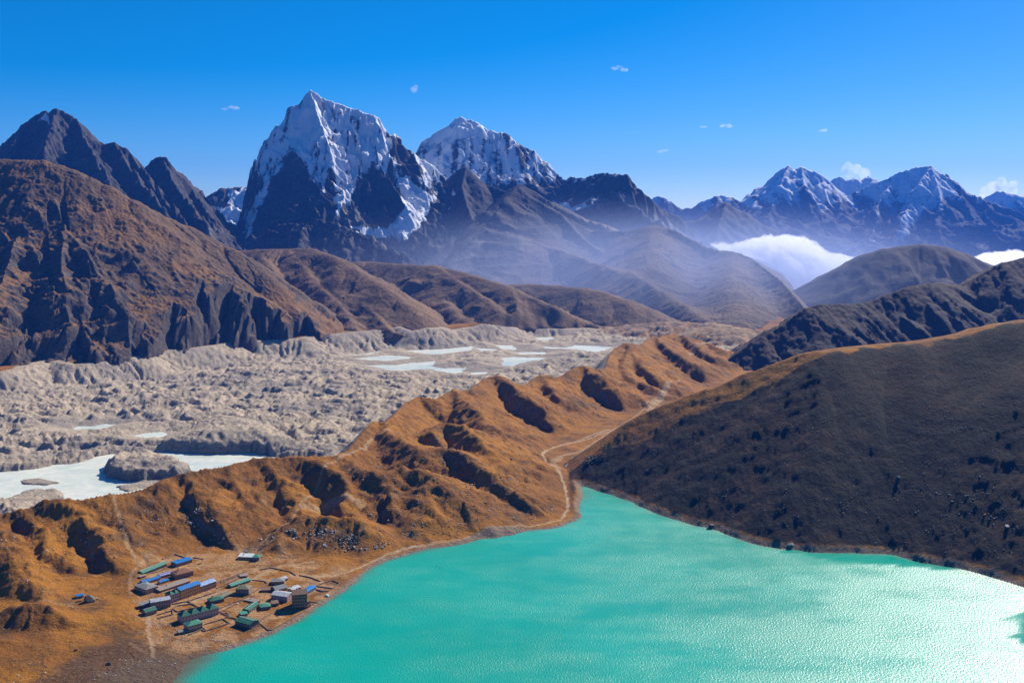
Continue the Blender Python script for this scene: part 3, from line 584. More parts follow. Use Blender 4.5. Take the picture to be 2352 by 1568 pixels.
def near_height(x, y, detail=True):
    sd = sdist(x, y, SHORE)
    gl = sdist(x, y, GLAC)                       # < 0 on the glacier
    inner = gl < 0
    # land between lake and moraine
    sdn = sd + 4.5 * fbm(x / 45, y / 45, 4, 1) + 1.4 * fbm(x / 9, y / 9, 2, 4)
    land = np.where(sdn > 0, 0.16 * np.minimum(sdn, 12) + 0.022 * np.clip(sdn - 12, 0, 200), -np.minimum(-sdn * .22, 14.0))
    vil = 1 - sstep(-20, 25, sdist(x, y, VILLAGE))
    rough = (1 - vil) * sstep(8, 60, sdn)
    land = land + rough * (3.0 * fbm(x / 90, y / 90, 4, 2) + 2.0)
    # moraine
    m = None
    cr = Ridge(CREST, slope=.52, slope2=.95, flute=3, lam=75, d0=50, seed=70, k=8, round_=5)
    m = cr.eval(x, y)
    land_side = m
    xw = x + 11 * fbm(x / 75, y / 75, 3, 101); yw = y + 11 * fbm(x / 75, y / 75, 3, 102)
    for r in SPURS:
        h = r.eval(xw, yw); land_side = smax(land_side, h, r.k)
    out = Ridge(CREST, slope=.95, slope2=.95, flute=9, lam=28, d0=30, seed=73, k=8)
    g_m = out.eval(x, y)
    H = smax(land, land_side, 7.0)
    bump = fbm(x / 70, y / 70, 5, 21) * 3.8 * sstep(14, 50, H) * (1 - vil)
    H = H + bump
    H = H + (ridged(x / 38, y / 38, 5, 23, .6) - .8) * 3.0 * sstep(10, 35, H) * (1 - vil)
    # glacier: hummocks of debris over ice
    w = sstep(0, 200, -gl)
    hum = ridged(x / 105 + .5 * perlin(x / 90, y / 90, 7), y / 105 + .5 * perlin(x / 80, y / 80, 8), 5, 31, .56)
    hum2 = ridged(x / 33, y / 33, 4, 33, .6)
    g = POND_Z + 3 + 13 * (hum - .55) + 3.8 * (hum2 - .7) + 9 * fbm(x / 420, y / 420, 3, 35) + 3
    g = np.maximum(g, POND_Z + 1.0 + .25 * (g - POND_Z - 1.0))
    pd = np.full(x.shape, 1e9)
    for p in PONDS: pd = np.minimum(pd, sdist(x, y, p))
    pdn = pd + 13 * fbm(x / 55, y / 55, 5, 37, .6)
    near = y < 2900
    g = np.where(near, np.minimum(g, POND_Z + 1.0 * np.clip(pdn, 0, 1e9) + 1.0), np.minimum(g, POND_Z + .17 * np.clip(pdn, 0, 1e9) + .3))
    for poly, top in FACE:                       # ice faces above the pond
        d = sdist(x + 6 * fbm(x / 40, y / 40, 3, 45), y, poly)
        h = POND_Z + np.minimum(np.clip(-d, 0, 300) * 1.5, top * (.5 + .5 * np.clip(-d / 90, 0, 1))) - 1
        h = h + np.where(d < 0, (hum2 - .7) * 5 * np.clip(-d / 15, 0, 1), 0)
        g = np.where(d < 0, np.maximum(g, h), g)
    g = np.where(pdn < 0, POND_Z - 1.0 + pdn * .1, g)
    g = np.maximum(g, island(x, y))
    g = smax(g, g_m, 4.0)
    # far bank wall
    fb = Ridge(FARLINE, slope=.50, slope2=.50, flute=11, lam=38, d0=25, seed=75, jag=3)
    g = smax(g, fb.eval(x, y), 4.0)
    H = np.where(inner, g, H)
    fs = sdist(x, y, FARSIDE)
    hf = seg_dist(x, y, FARLINE)[2]
    low = Ridge(GL('1400,752,0 1470,743,28 1520,738,45 1570,739,50 1640,742,56 1690,752,48 1730,764,30 1770,778,0'), slope=.24, flute=26, lam=90, d0=70, seed=76, jag=5).eval(x, y)
    low = smax(low, Ridge(GL('1560,770,10 1620,752,40 1670,758,36 1720,772,10'), slope=.3, flute=10, lam=90, seed=77).eval(x, y), 6)
    Hfar = hf * (1 - sstep(60, 500, -fs) * .85) + 8 * fbm(x / 150, y / 150, 4, 51) * sstep(0, 80, -fs)
    H = np.where(fs < 0, Hfar, H)
    H = np.maximum(H, np.where(y > 4300, low, -99))
    # the near hill on the right
    hh = HILLCREST.eval(x, y)
    hh = hh + sstep(8, 60, hh) * (9 * fbm(x / 420, y / 420, 2, 64) + 1.1 * fbm(x / 110, y / 110, 3, 61) + .2 * (ridged(x / 40, y / 40, 3, 63) - .8))
    for q, dp, w_ in (('2290,880,250 2210,985,190 2160,1060,150 2120,1150,90 2100,1200,60 2140,1265,20', 5, 45), ('2060,870,260 2080,960,210 2090,1060,150 2110,1160,90', 4, 36),
                      ('1420,1030,60 1500,1100,40 1560,1160,20', 3, 14), ('1660,940,190 1640,1020,130 1650,1100,90', 5, 22), ('1900,900,230 1850,1000,170 1830,1100,110', 6, 24)):
        d = seg_dist(x + 10 * fbm(x / 50, y / 50, 2, 9), y, GL(q))[0]
        hh = hh - dp * np.exp(-(d / w_) ** 2) * sstep(10, 40, hh)
    cx_ = [q[0] for q in HILLCREST.pts]; cz_ = [q[2] for q in HILLCREST.pts]
    capx = np.where(x < cx_[0], 2.0 - .8 * (cx_[0] - x), np.interp(x, cx_, cz_) + 1.0)
    hh = -smax(-hh, -capx, 5.0)
    hh = -smax(-hh, -(.60 * np.clip(sdn, 0, 1e9) + 1.5), 6.0)
    H = smax(H, np.where(sd > 0, hh, -50), 5.0)
    return H, sd, gl, pdn, vil, np.where((y > 4300) & (low > H - 3), 50.0, fs), hh

def near_terrain():
    nr = 620
    u = np.concatenate([np.linspace(-420, -60, 24)[:-1], np.linspace(-60, 2420, 810), np.linspace(2420, 3300, 70)[1:]])
    Yr = 1180 * (7200 / 1180.) ** (np.linspace(0, 1, nr) ** 1.05)
    Yw, U = np.meshgrid(Yr, u, indexing='ij')
    Xw = (U - 1176.0) / (FPX * CPT) * Yw
    H, sd, gl, pdn, vil, fs, hh = near_height(Xw, Yw)
    PX, PY = proj(Xw, Yw, H)
    glm = sstep(-3, 9, -gl)
    cd = seg_dist(Xw, Yw, CREST)[0]
    glm = glm * (1 - .5 * ((fs == 50.0) & (Yw > 4300)))
    glm = glm * sstep(2, 9, cd + 6 * fbm(Xw / 25, Yw / 25, 3, 12))
    glm = np.maximum(glm, (fs < 0) * (1 - sstep(10, 60, -fs + 25 * fbm(Xw / 90, Yw / 90, 3, 14))))
    # paths and bare ground
    path = np.zeros(H.shape)
    for q, w_, v in PATHS:
        d = seg_dist(Xw + 2.5 * fbm(Xw / 22, Yw / 22, 2, 3), Yw + 3 * fbm(Xw / 22, Yw / 22, 2, 6), GL(q, 5))[0]
        path = np.maximum(path, v * (1 - sstep(w_ * .5, w_ * 1.3, d)))
    beach = (1 - sstep(6, 13, sd + 3 * fbm(Xw / 18, Yw / 18, 3, 15))) * (sd > -30)
    delta = 1 - sstep(-15, 30, sdist(Xw, Yw, GL('330,1518 400,1512 470,1500 430,1540 420,1700 230,1700 250,1560', 1)) + 12 * fbm(Xw / 40, Yw / 40, 3, 18))
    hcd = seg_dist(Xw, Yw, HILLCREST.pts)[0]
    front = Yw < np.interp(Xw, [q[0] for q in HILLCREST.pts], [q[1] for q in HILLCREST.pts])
    heath_shade = sstep(-3, 6, hh - (H - 3)) * sstep(3, 14, hh) * np.where(front, sstep(8, 42, hcd + 22 * fbm(Xw / 70, Yw / 70, 3, 44)), 0)  # some scrub, mostly shade painted on the hill front, stopping at the lit rim
    wet = 1 - sstep(-14, 20, sdist(Xw, Yw, GL('60,1590 150,1530 220,1490 330,1475 400,1490 420,1520 380,1700 60,1700', 2)) + 14 * fbm(Xw / 40, Yw / 40, 3, 19))
    rub = np.clip(vil * .75 * sstep(-.35, .5, fbm(Xw / 35, Yw / 35, 4, 22) + .15) , 0, 1)
    masks = np.stack([glm, np.clip(path, 0, 1), np.clip(heath_shade, 0, 1), np.clip(beach, 0, 1)], -1)
    masks2 = np.stack([rub, delta, wet, 1 - sstep(0, 14, np.abs(pdn))], -1)
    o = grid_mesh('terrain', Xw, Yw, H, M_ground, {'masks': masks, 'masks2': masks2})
    o['kind'] = 'structure'
    return Xw, Yw, H

PATHS = [('700,1320 760,1320 800,1310 830,1297 880,1275 940,1255 1000,1245 1060,1238 1120,1222 1180,1210 1240,1202 1290,1190 1305,1165 1302,1140 1296,1115 1285,1098 1262,1082 1246,1062 1250,1045 1270,1032 1310,1020 1350,1010 1400,995', 3.2, .95),
         ('1400,995 1450,965 1490,935 1520,915 1560,895', 4, .55), ('1575,852 1590,846 1600,838 1640,828', 9, .8), ('1490,945 1515,925 1535,908', 10, .8),
         ('1285,1098 1270,1070 1290,1050 1340,1035 1390,1005 1420,985', 9, .5),
         ('350,1385 340,1430 345,1470 352,1500 355,1520 350,1545 342,1575', 3, .7), ('338,1500 300,1480', 3, .3),
         ('190,1170 230,1195 270,1240 300,1290 320,1310', 4, .45), ('780,1140 840,1105 855,1082 900,1072 960,1075', 4, .6), ('700,1190 740,1165 780,1140', 3, .6),
         ('600,1262 640,1240 680,1210 700,1190', 3, .6), ('850,1040 870,1000 872,975', 3, .7), ('60,1400 150,1395 180,1400', 2.5, .5),
         ('340,1290 300,1330 300,1370', 3, .4), ('400,1395 480,1370 560,1340 640,1300 720,1290', 4, .7), ('430,1305 480,1310 560,1300', 3, .5), ('700,1200 760,1190 830,1200', 14, .5),
         ('1270,1032 1330,1012 1400,990', 7, .6)]
m, nt, b = new_mat('grass_debris_and_shaded_heath_ground'); N = NT(nt); M_ground = m
n1 = N.noise(0.006, 6, .6); n2 = N.noise(.035, 6, .65); n3 = N.noise(.16, 5, .7); n4 = N.noise(.5, 4, .75)
nz = N.sep(N.geo('Normal'))[2]
grass = N.mix(N.ss(n1, .38, .62), (.38, .152, .009), (.24, .092, .007))
grass = N.mix(N.ss(n2, .5, .75), grass, (.13, .058, .014))
grass = N.mix(N.ss(n3, .52, .8), grass, (.075, .045, .02))
grass = N.mix(N.ss(N.noise(.012, 6, .7, dist=.6), .52, .66, 0, .75), grass, (.11, .06, .02))
grass = N.mix(N.ss(N.noise(.018, 6, .7), .60, .70, 0, .6), grass, (.36, .25, .14))
grass = N.mix(N.ss(n4, .58, .72, 0, .7), grass, (.34, .26, .18))
rock = N.mix(N.ss(n3, .35, .7), (.12, .085, .06), (.28, .21, .15))
st = N.math('ADD', nz, N.math('MULTIPLY', N.math('SUBTRACT', n2, .5), .6))
grass = N.mix(N.ss(st, .70, .58), grass, rock)
gl1 = N.mix(N.ss(n2, .35, .65), (.56, .445, .31), (.43, .345, .25))
gl1 = N.mix(N.ss(N.noise(.004, 5, .6, stretch=(.35, 1.2, 1)), .46, .62, 0, .7), gl1, (.27, .235, .20))
gl1 = N.mix(N.ss(n3, .45, .75), gl1, (.26, .215, .165)); gl1 = N.mix(N.ss(n4, .6, .75), gl1, (.60, .53, .45))
gl1 = N.mix(N.ss(st, .68, .50), gl1, (.17, .155, .145))
heath_shade = N.mix(N.ss(n1, .42, .62), (.020, .016, .004), (.058, .026, .008))  # scrub colour darkened so it also holds the hill's shade
heath_shade = N.mix(N.ss(n2, .42, .66), heath_shade, (.012, .013, .004)); heath_shade = N.mix(N.ss(n3, .55, .8), heath_shade, (.008, .008, .004))
heath_shade = N.mix(N.ss(n4, .72, .8, 0, .5), heath_shade, (.22, .20, .17))
path = N.mix(N.ss(n3, .3, .7), (.52, .36, .21), (.40, .27, .15))
peb = N.mix(N.ss(n4, .4, .6), (.16, .11, .075), (.30, .22, .155))
ms = N.sep(N.attr('masks', 'Color'), True); ma = N.attr('masks', 'Alpha')
m2 = N.sep(N.attr('masks2', 'Color'), True)
col = N.mix(N.ss(N.math('ADD', ms[2], N.math('MULTIPLY', N.math('SUBTRACT', n2, .5), .8)), .35, .65), grass, heath_shade)
col = N.mix(N.math('MULTIPLY', m2[2], .8), col, N.mix(N.ss(n3, .35, .65), (.06, .03, .012), (.13, .08, .045)))
col = N.mix(m2[0], col, N.mix(N.ss(n3, .3, .7), (.56, .33, .15), (.38, .21, .095)))
col = N.mix(N.ss(N.math('ADD', ms[0], N.math('MULTIPLY', N.math('SUBTRACT', n2, .5), .5)), .35, .65), col, gl1)
col = N.mix(ms[1], col, path); col = N.mix(ma, col, peb); col = N.mix(m2[1], col, (.13, .085, .05))
nt.links.new(col, b.inputs['Base Color'])
k_ = N.math('SUBTRACT', 1.0, N.math('MULTIPLY', ms[2], .72))
b2_ = N.bump(n2, 8.0, 1.0); nt.links.new(N.math('MULTIPLY', k_, 8.0), b2_.node.inputs['Distance'])
bh = N.bump(n3, 3.8, 1.0, b2_); nt.links.new(N.math('MULTIPLY', k_, 3.8), bh.node.inputs['Distance']); nt.links.new(N.bump(n4, .8, .8, bh), b.inputs['Normal'])
NX, NY, NH = near_terrain()

# sheet under everything, out to the horizon
me = bpy.data.meshes.new('ground'); S_ = 90000
me.from_pydata([(-S_, -S_, -130), (S_, -S_, -130), (S_, S_, -130), (-S_, S_, -130)], [], [(0, 1, 2, 3)])
o = bpy.data.objects.new('ground', me); C.objects.link(o); o['kind'] = 'structure'
m, nt, b = new_mat('valley_floor'); N = NT(nt); nt.links.new(N.mix(N.noise(.002, 5), (.16, .09, .04), (.22, .15, .09)), b.inputs['Base Color']); me.materials.append(m)

# ------------------------------------------------------------------ the lake
def water_mat(name, deep, deep2, shallow, bump_d, rough=.32):
    m, nt, b = new_mat(name); N = NT(nt)
    b.inputs['Specular IOR Level'].default_value = .7; b.inputs['IOR'].default_value = 1.33
    n1 = N.noise(.004, 3, .5)
    c = N.mix(N.ss(n1, .35, .65), deep, deep2)
    c = N.mix(N.attr('shallow'), c, shallow)
    nt.links.new(c, b.inputs['Base Color'])
    return m, nt, b, N
m, nt, b, N = water_mat('turquoise_lake_water', (.0, .32, .225), (.0, .355, .255), (.10, .12, .06), 1)
pos = N.geo()
w1 = N.noise(.36, 2, .55, stretch=(1.0, .6, 1)); w2 = N.noise(.7, 2, .5, stretch=(1, .7, 1)); w3 = N.noise(.018, 3, .6)
calm = N.attr('calm')
w5 = N.noise(.006, 3, .6, stretch=(.5, 1.3, 1)); gust = N.math('ADD', N.ss(w3, .3, .7, -.1, .12), N.ss(w5, .35, .65, .75, 1.15))
amp = N.math('MULTIPLY', gust, N.math('SUBTRACT', 1.0, calm))
hgt = N.math('ADD', N.math('MULTIPLY', w1, .85), N.math('MULTIPLY', w2, .26))
bn = nt.nodes.new('ShaderNodeBump'); bn.inputs['Distance'].default_value = 1.0
nt.links.new(hgt, bn.inputs['Height']); nt.links.new(amp, bn.inputs['Strength']); nt.links.new(bn.outputs[0], b.inputs['Normal'])
nt.links.new(N.math('ADD', N.math('MULTIPLY', amp, .27), .12), b.inputs['Roughness'])
def lake():
    nc, nr = 150, 150
    u = np.linspace(-400, 3600, nc); Yr = np.linspace(250, 2600, nr)
    Yw, U = np.meshgrid(Yr, u, indexing='ij'); Xw = (U - 1176) / (FPX * CPT) * np.maximum(Yw, 1100)
    sd = sdist(Xw, Yw, SHORE)
    PXl, PYl = proj(Xw, Yw, 0 * Xw)
    sh = (1 - sstep(0, 10, -sd)) * .6
    dl = 1 - sstep(-10, 26, sdist(Xw, Yw, GL('395,1510 490,1490 470,1515 430,1545 400,1600 380,1600')) + 8 * fbm(Xw / 30, Yw / 30, 3, 2))
    calm = 1 - sstep(-8, 14, sdist(Xw, Yw, GL('1800,1262 1900,1268 2060,1274 2130,1290 2220,1304 2200,1308 2100,1300 2010,1292 1930,1290 1880,1275')) + 10 * fbm(Xw / 25, Yw / 25, 3, 7))
    calm = np.maximum(calm, 1 - sstep(-10, 30, sdist(Xw, Yw, GL('2340,1430 2420,1370 2500,1420 2450,1490 2352,1480')) + 25 * fbm(Xw / 40, Yw / 40, 3, 8)))
    Zw = np.where((sd > 60) | (PYl < 1090), -120.0, 0.0)
    o = grid_mesh('lake_water', Xw, Yw, Zw, m, {'shallow': np.maximum(sh, dl), 'calm': calm}); o['kind'] = 'structure'
lake()
# milky meltwater ponds on the glacier, sun glare put into their pale colour
mp, nt, b = new_mat('milky_glare_meltwater'); N = NT(nt)
nt.links.new(N.mix(N.ss(N.noise(.012, 5, .65, stretch=(.6, 1, 1)), .45, .7), N.mix(N.ss(N.noise(.05, 5), .35, .65), (.80, .81, .68), (.68, .71, .60)), (.50, .60, .54)), b.inputs['Base Color']); b.inputs['Roughness'].default_value = .35; b.inputs['Specular IOR Level'].default_value = .5
nt.links.new(N.bump(N.noise(.15, 3), .6, .5), b.inputs['Normal'])
for i, p in enumerate(PONDS):
    cx = sum(q[0] for q in p) / len(p); cy = sum(q[1] for q in p) / len(p)
    sc = 1.35 if i else 1.0
    me = bpy.data.meshes.new('pond_water'); v = [(cx + (q[0] - cx) * sc, cy + (q[1] - cy) * sc, POND_Z + i * .004) for q in p]
    me.from_pydata(v, [], [tuple(range(len(v)))]); me.materials.append(mp)
    o = bpy.data.objects.new('pond_water', me); C.objects.link(o); o['kind'] = 'structure'

# ------------------------------------------------------------------ haze
def haze():
    x0, x1, y0, y1, z0, z1 = -16000, 16000, -2500, 30500, -132, 2150
    v = [(x, y, z) for x in (x0, x1) for y in (y0, y1) for z in (z0, z1)]
    f = [(0, 1, 3, 2), (4, 6, 7, 5), (0, 4, 5, 1), (2, 3, 7, 6), (0, 2, 6, 4), (1, 5, 7, 3)]
    me = bpy.data.meshes.new('haze'); me.from_pydata(v, [], f); o = bpy.data.objects.new('haze', me); C.objects.link(o); o['kind'] = 'stuff'
    m = bpy.data.materials.new('thin_blue_air'); m.use_nodes = True; nt = m.node_tree; nt.nodes.clear()
    out = nt.nodes.new('ShaderNodeOutputMaterial'); pv = nt.nodes.new('ShaderNodeVolumePrincipled')
    pv.inputs['Color'].default_value = (.05, .24, 1.0, 1); pv.inputs['Density'].default_value = 1.9e-5; pv.inputs['Anisotropy'].default_value = .1
    nt.links.new(pv.outputs[0], out.inputs['Volume']); me.materials.append(m)
haze()

# small stream down the valley and a strip of dry stream bed
def ribbon(name, q, w, z, mat):
    pts = GL(q, z); v = []; f = []
    for i, p in enumerate(pts):
        a = pts[max(0, i - 1)]; b_ = pts[min(len(pts) - 1, i + 1)]; dx, dy = b_[0] - a[0], b_[1] - a[1]; L_ = math.hypot(dx, dy)
        zz = ground_z(p[0], p[1]) + .35
        v += [(p[0] - dy / L_ * w, p[1] + dx / L_ * w, zz), (p[0] + dy / L_ * w, p[1] - dx / L_ * w, zz)]
        if i: f.append((2 * i - 2, 2 * i - 1, 2 * i + 1, 2 * i))
    me = bpy.data.meshes.new(name); me.from_pydata(v, [], f); me.materials.append(mat)
    o = bpy.data.objects.new(name, me); C.objects.link(o); o['kind'] = 'structure'
NU = (NX[:, :] * (FPX * CPT) / NY)[0] + 1176.0; NYR = NY[:, 0]
def ground_z(x, y):
    u = x * (FPX * CPT) / y + 1176.0
    j = int(np.clip(np.searchsorted(NU, u) - 1, 0, len(NU) - 2)); i = int(np.clip(np.searchsorted(NYR, y) - 1, 0, len(NYR) - 2))
    a = (u - NU[j]) / (NU[j + 1] - NU[j]); b_ = (y - NYR[i]) / (NYR[i + 1] - NYR[i])
    return float(NH[i, j] * (1 - a) * (1 - b_) + NH[i, j + 1] * a * (1 - b_) + NH[i + 1, j] * (1 - a) * b_ + NH[i + 1, j + 1] * a * b_)
def on_ground(X, Y, z=5.0):
    for _ in range(6):
        p = G(X, Y, z); z = .5 * z + .5 * ground_z(p[0], p[1])
    p = G(X, Y, z); return (p[0], p[1], ground_z(p[0], p[1]))
ms_, nt, b = new_mat('stream_water_blue'); b.inputs['Base Color'].default_value = (.25, .36, .42, 1); b.inputs['Roughness'].default_value = .2
ribbon('stream_water', '1300,1075 1318,1062 1330,1050 1345,1040 1360,1028 1375,1018 1388,1010 1400,1002 1412,992', 3.0, 6, ms_)

def mist():
    """sunlit valley mist, thickest on the valley floor and thinning out upwards and sideways"""
    import bmesh
    bm = bmesh.new(); bmesh.ops.create_icosphere(bm, subdivisions=4, radius=1)
    c = P(1680, 700, 8000)
    for v in bm.verts: v.co *= 1.0
    me = bpy.data.meshes.new('valley_mist'); bm.to_mesh(me); bm.free(); o = bpy.data.objects.new('valley_mist', me); C.objects.link(o); o['kind'] = 'stuff'
    o.location = (c[0] - 500, 8400, -80); o.scale = (4200, 3600, 1000)
    m = bpy.data.materials.new('sunlit_mist'); m.use_nodes = True; nt = m.node_tree; nt.nodes.clear(); N = NT(nt)
    out = nt.nodes.new('ShaderNodeOutputMaterial'); pv = nt.nodes.new('ShaderNodeVolumePrincipled')
    tc = nt.nodes.new('ShaderNodeTexCoord'); ln = nt.nodes.new('ShaderNodeVectorMath'); ln.operation = 'LENGTH'; nt.links.new(tc.outputs['Object'], ln.inputs[0])
    d = N.ss(ln.outputs['Value'], 0, 1, 1, 0)
    nt.links.new(N.math('MULTIPLY', N.math('POWER', d, 1.6), 1.15e-3), pv.inputs['Density'])
    pv.inputs['Color'].default_value = (.50, .62, 1.0, 1); pv.inputs['Anisotropy'].default_value = .25
    nt.links.new(pv.outputs[0], out.inputs['Volume']); me.materials.append(m)
mist()
# ------------------------------------------------------------------ clouds
def cloud_material(name, density):
    m = bpy.data.materials.new(name); m.use_nodes = True; nt = m.node_tree; nt.nodes.clear()
    out = nt.nodes.new('ShaderNodeOutputMaterial'); pv = nt.nodes.new('ShaderNodeVolumePrincipled')
    pv.inputs['Color'].default_value = (1, 1, 1, 1); pv.inputs['Density'].default_value = density; pv.inputs['Anisotropy'].default_value = .55
    nt.links.new(pv.outputs[0], out.inputs['Volume']); return m
M_cloud = cloud_material('white_cloud', .009); M_wisp = cloud_material('thin_white_cloud', .0016)
def cloud_bank(top, D, depth, label, base=-100, seed=0):
    xs = [q[0] for q in top]; nc, nr = 190, 80
    u = np.linspace(xs[0], xs[-1], nc); v = np.linspace(-1, 1, nr)
    V, U = np.meshgrid(v, u, indexing='ij')
    Y = D + V * depth; X = (U - 1176) / (FPX * CPT) * Y
    tz = np.array([P(a, b_, D)[2] for a, b_ in top]); Tz = np.interp(U, xs, tz)
    # rounded section front to back, heaped with billows
    prof = np.sqrt(np.clip(1 - np.clip(-V, 0, 1) ** 2 * 1.0, 0, 1)) * np.where(V > 0, 1 - .5 * V, 1)
    bil = 1 - np.abs(perlin(X / 520, Y / 520, 3 + seed)) * 1.4
    bil = .5 * bil + .3 * (1 - np.abs(perlin(X / 210, Y / 210 + Tz / 300, 5 + seed)) * 2) + .18 * (1 - np.abs(perlin(X / 85, Y / 85, 6 + seed)) * 2) + .1 * (1 - np.abs(perlin(X / 35, Y / 35, 8 + seed)) * 2)
    Z = base + (Tz - base) * prof + (bil - .85) * 190 * np.clip((Tz - base) / 400, .1, 1)
    Zb = np.full(X.shape, base - 60.0)
    X2 = np.concatenate([X, X[::-1], X[:1]]); Y2 = np.concatenate([Y, Y[::-1], Y[:1]]); Z2 = np.concatenate([Z, Zb, Z[:1]])
    Z2[:, 0] = Z2[:, -1] = base - 60
    o = grid_mesh('cloud', X2, Y2, Z2, M_cloud)
    o['label'] = label; o['category'] = 'cloud'; o['group'] = 'clouds'
    return o
cloud_bank([(1560, 585), (1590, 572), (1612, 565), (1640, 557), (1660, 554), (1700, 549), (1722, 547), (1745, 540), (1770, 536), (1800, 533), (1825, 536), (1850, 545), (1868, 552), (1880, 566), (1900, 575), (1920, 580), (1950, 589), (1975, 596), (2010, 608), (2060, 630)], 13200, 1300, 'large white cloud bank filling the valley behind the hazy slopes')
cloud_bank([(2180, 620), (2210, 598), (2226, 585), (2245, 580), (2270, 577), (2300, 574), (2325, 574), (2345, 578), (2400, 580), (2480, 600)], 14000, 900, 'white cloud sitting low behind the right-hand hills', seed=9)

def wisp(blobs, D, label, flat=.35, seed=0):
    """small fair-weather cloud: overlapping lumpy balls in one mesh"""
    import bmesh
    bm = bmesh.new(); rnd = random.Random(seed)
    c = P(blobs[0][0], blobs[0][1], D)
    for bx, by, r in blobs:
        for k in range(5):
            rr = r * D / FPX * rnd.uniform(.35, .75)
            p = P(bx + rnd.uniform(-.8, .8) * r, by + rnd.uniform(-.5, .5) * r * flat * 1.6, D)
            mt = Matrix.Translation((p[0], D + rnd.uniform(-1, 1) * rr, p[2])) @ Matrix.Diagonal((rr, rr, rr * flat * 1.4, 1))
            bmesh.ops.create_icosphere(bm, subdivisions=3, radius=1, matrix=mt)
    for v in bm.verts:
        n = float(perlin(np.array([v.co.x / 90 + v.co.z / 70]), np.array([v.co.y / 90 + v.co.z / 50]), seed)[0])
        v.co.x += n * 60; v.co.z += n * 28
    me = bpy.data.meshes.new('cloud'); bm.to_mesh(me); bm.free(); me.materials.append(M_wisp)
    o = bpy.data.objects.new('cloud', me); C.objects.link(o)
    o['label'] = label; o['category'] = 'cloud'; o['group'] = 'clouds'
for i, (bl, D_, lab, fl) in enumerate([
    ([(1412, 158, 7), (1424, 154, 6), (1432, 160, 8)], 34000, 'small white cloud alone high in the blue sky right of centre', .4),
    ([(538, 247, 13), (515, 250, 7)], 34000, 'faint thin cloud in the sky left of the tallest peak', .3),
    ([(950, 203, 8), (952, 210, 6)], 34000, 'faint wisp of cloud above the gap between the two snowy peaks', .6),
    ([(1614, 292, 9)], 34000, 'tiny white cloud, left one of two side by side over the far ridge', .3),
    ([(1665, 290, 13), (1680, 291, 9)], 34000, 'small flat white cloud, right one of two side by side over the far ridge', .25),
    ([(1519, 348, 14)], 34000, 'small flat cloud low above the dark ridge at centre right', .25),
    ([(1893, 300, 10)], 34000, 'tiny flat cloud above the far snowy twin peaks', .3),
    ([(1955, 385, 16), (1968, 398, 18), (1972, 410, 16), (1945, 400, 14)], 33500, 'white puffy cloud rising behind the far snowy ridge', .8),
    ([(2290, 430, 20), (2315, 432, 16), (2265, 442, 20), (2300, 415, 12), (2325, 425, 12)], 33500, 'white puffy cloud behind the snowy ridge at the right edge', .7),
    ([(2250, 565, 12), (2262, 572, 8)], 15500, 'torn scrap of cloud before the blue mountains at right', .6)]):
    wisp(bl, D_, lab, fl, i + 3)
# ------------------------------------------------------------------ the village
def flat_mat(name, c, c2=None, rough=.8, sc=.5, metal=0.0, spec=.2, stripes=False):
    m, nt, b = new_mat(name); N = NT(nt)
    c2 = c2 or tuple(v * .7 for v in c)
    nt.links.new(N.mix(N.ss(N.noise(sc, 4, .65), .35, .65), c, c2), b.inputs['Base Color'])
    b.inputs['Roughness'].default_value = rough; b.inputs['Metallic'].default_value = metal; b.inputs['Specular IOR Level'].default_value = spec
    return m
RM = {'green': flat_mat('green_metal_roof', (.05, .20, .12), (.07, .24, .16), .55, .3), 'dgreen': flat_mat('dark_green_roof', (.025, .12, .075), (.04, .16, .10), .55, .3),
      'teal': flat_mat('teal_roof', (.06, .30, .22), (.05, .25, .18), .55, .3), 'blue': flat_mat('blue_metal_roof', (.012, .15, .42), (.02, .19, .52), .5, .3),
      'pale': flat_mat('pale_blue_metal_roof', (.42, .50, .62), (.15, .28, .60), .45, .25), 'lav': flat_mat('washed_blue_roof', (.20, .22, .42), (.26, .27, .45), .6, .3),
      'silver': flat_mat('silver_metal_roof', (.52, .54, .56), (.34, .36, .40), .45, .3), 'grey': flat_mat('grey_roof', (.24, .24, .23), (.17, .19, .17), .7, .3),
      'rust': flat_mat('rusty_roof', (.30, .13, .07), (.20, .10, .06), .8, .25), 'olive': flat_mat('olive_roof', (.16, .16, .09), (.20, .18, .12), .7, .3),
      'stone': flat_mat('stone_slab_roof', (.32, .26, .21), (.24, .19, .16), .9, .6), 'brown': flat_mat('brown_plank_roof', (.16, .10, .06), (.22, .14, .09), .8, .4),
      'white': flat_mat('white_metal_roof', (.72, .74, .70), (.50, .55, .52), .5, .3)}
WM = {'stone': flat_mat('stone_wall', (.34, .26, .18), (.24, .18, .12), .95, .9), 'ochre': flat_mat('ochre_timber_wall', (.72, .40, .10), (.55, .29, .08), .8, .5),
      'pink': flat_mat('pinkish_grey_wall', (.50, .38, .33), (.38, .28, .24), .9, .7), 'brown': flat_mat('brown_timber_wall', (.40, .17, .06), (.27, .11, .04), .8, .4),
      'tan': flat_mat('tan_wall', (.55, .36, .20), (.42, .27, .15), .9, .6), 'dark': flat_mat('dark_wall', (.16, .12, .09), (.22, .16, .12), .9, .6)}
M_win = flat_mat('dark_window', (.012, .014, .02), (.03, .035, .05), .25, .5, 0, .5); M_trim = flat_mat('white_trim', (.70, .68, .62), (.6, .58, .52)); M_door = flat_mat('dark_door', (.06, .03, .015))
def link_mesh(name, v, f, mat, parent=None):
    me = bpy.data.meshes.new(name); me.from_pydata(v, [], f); me.materials.append(mat); me.update()
    o = bpy.data.objects.new(name, me); C.objects.link(o)
    if parent: o.parent = parent
    return o
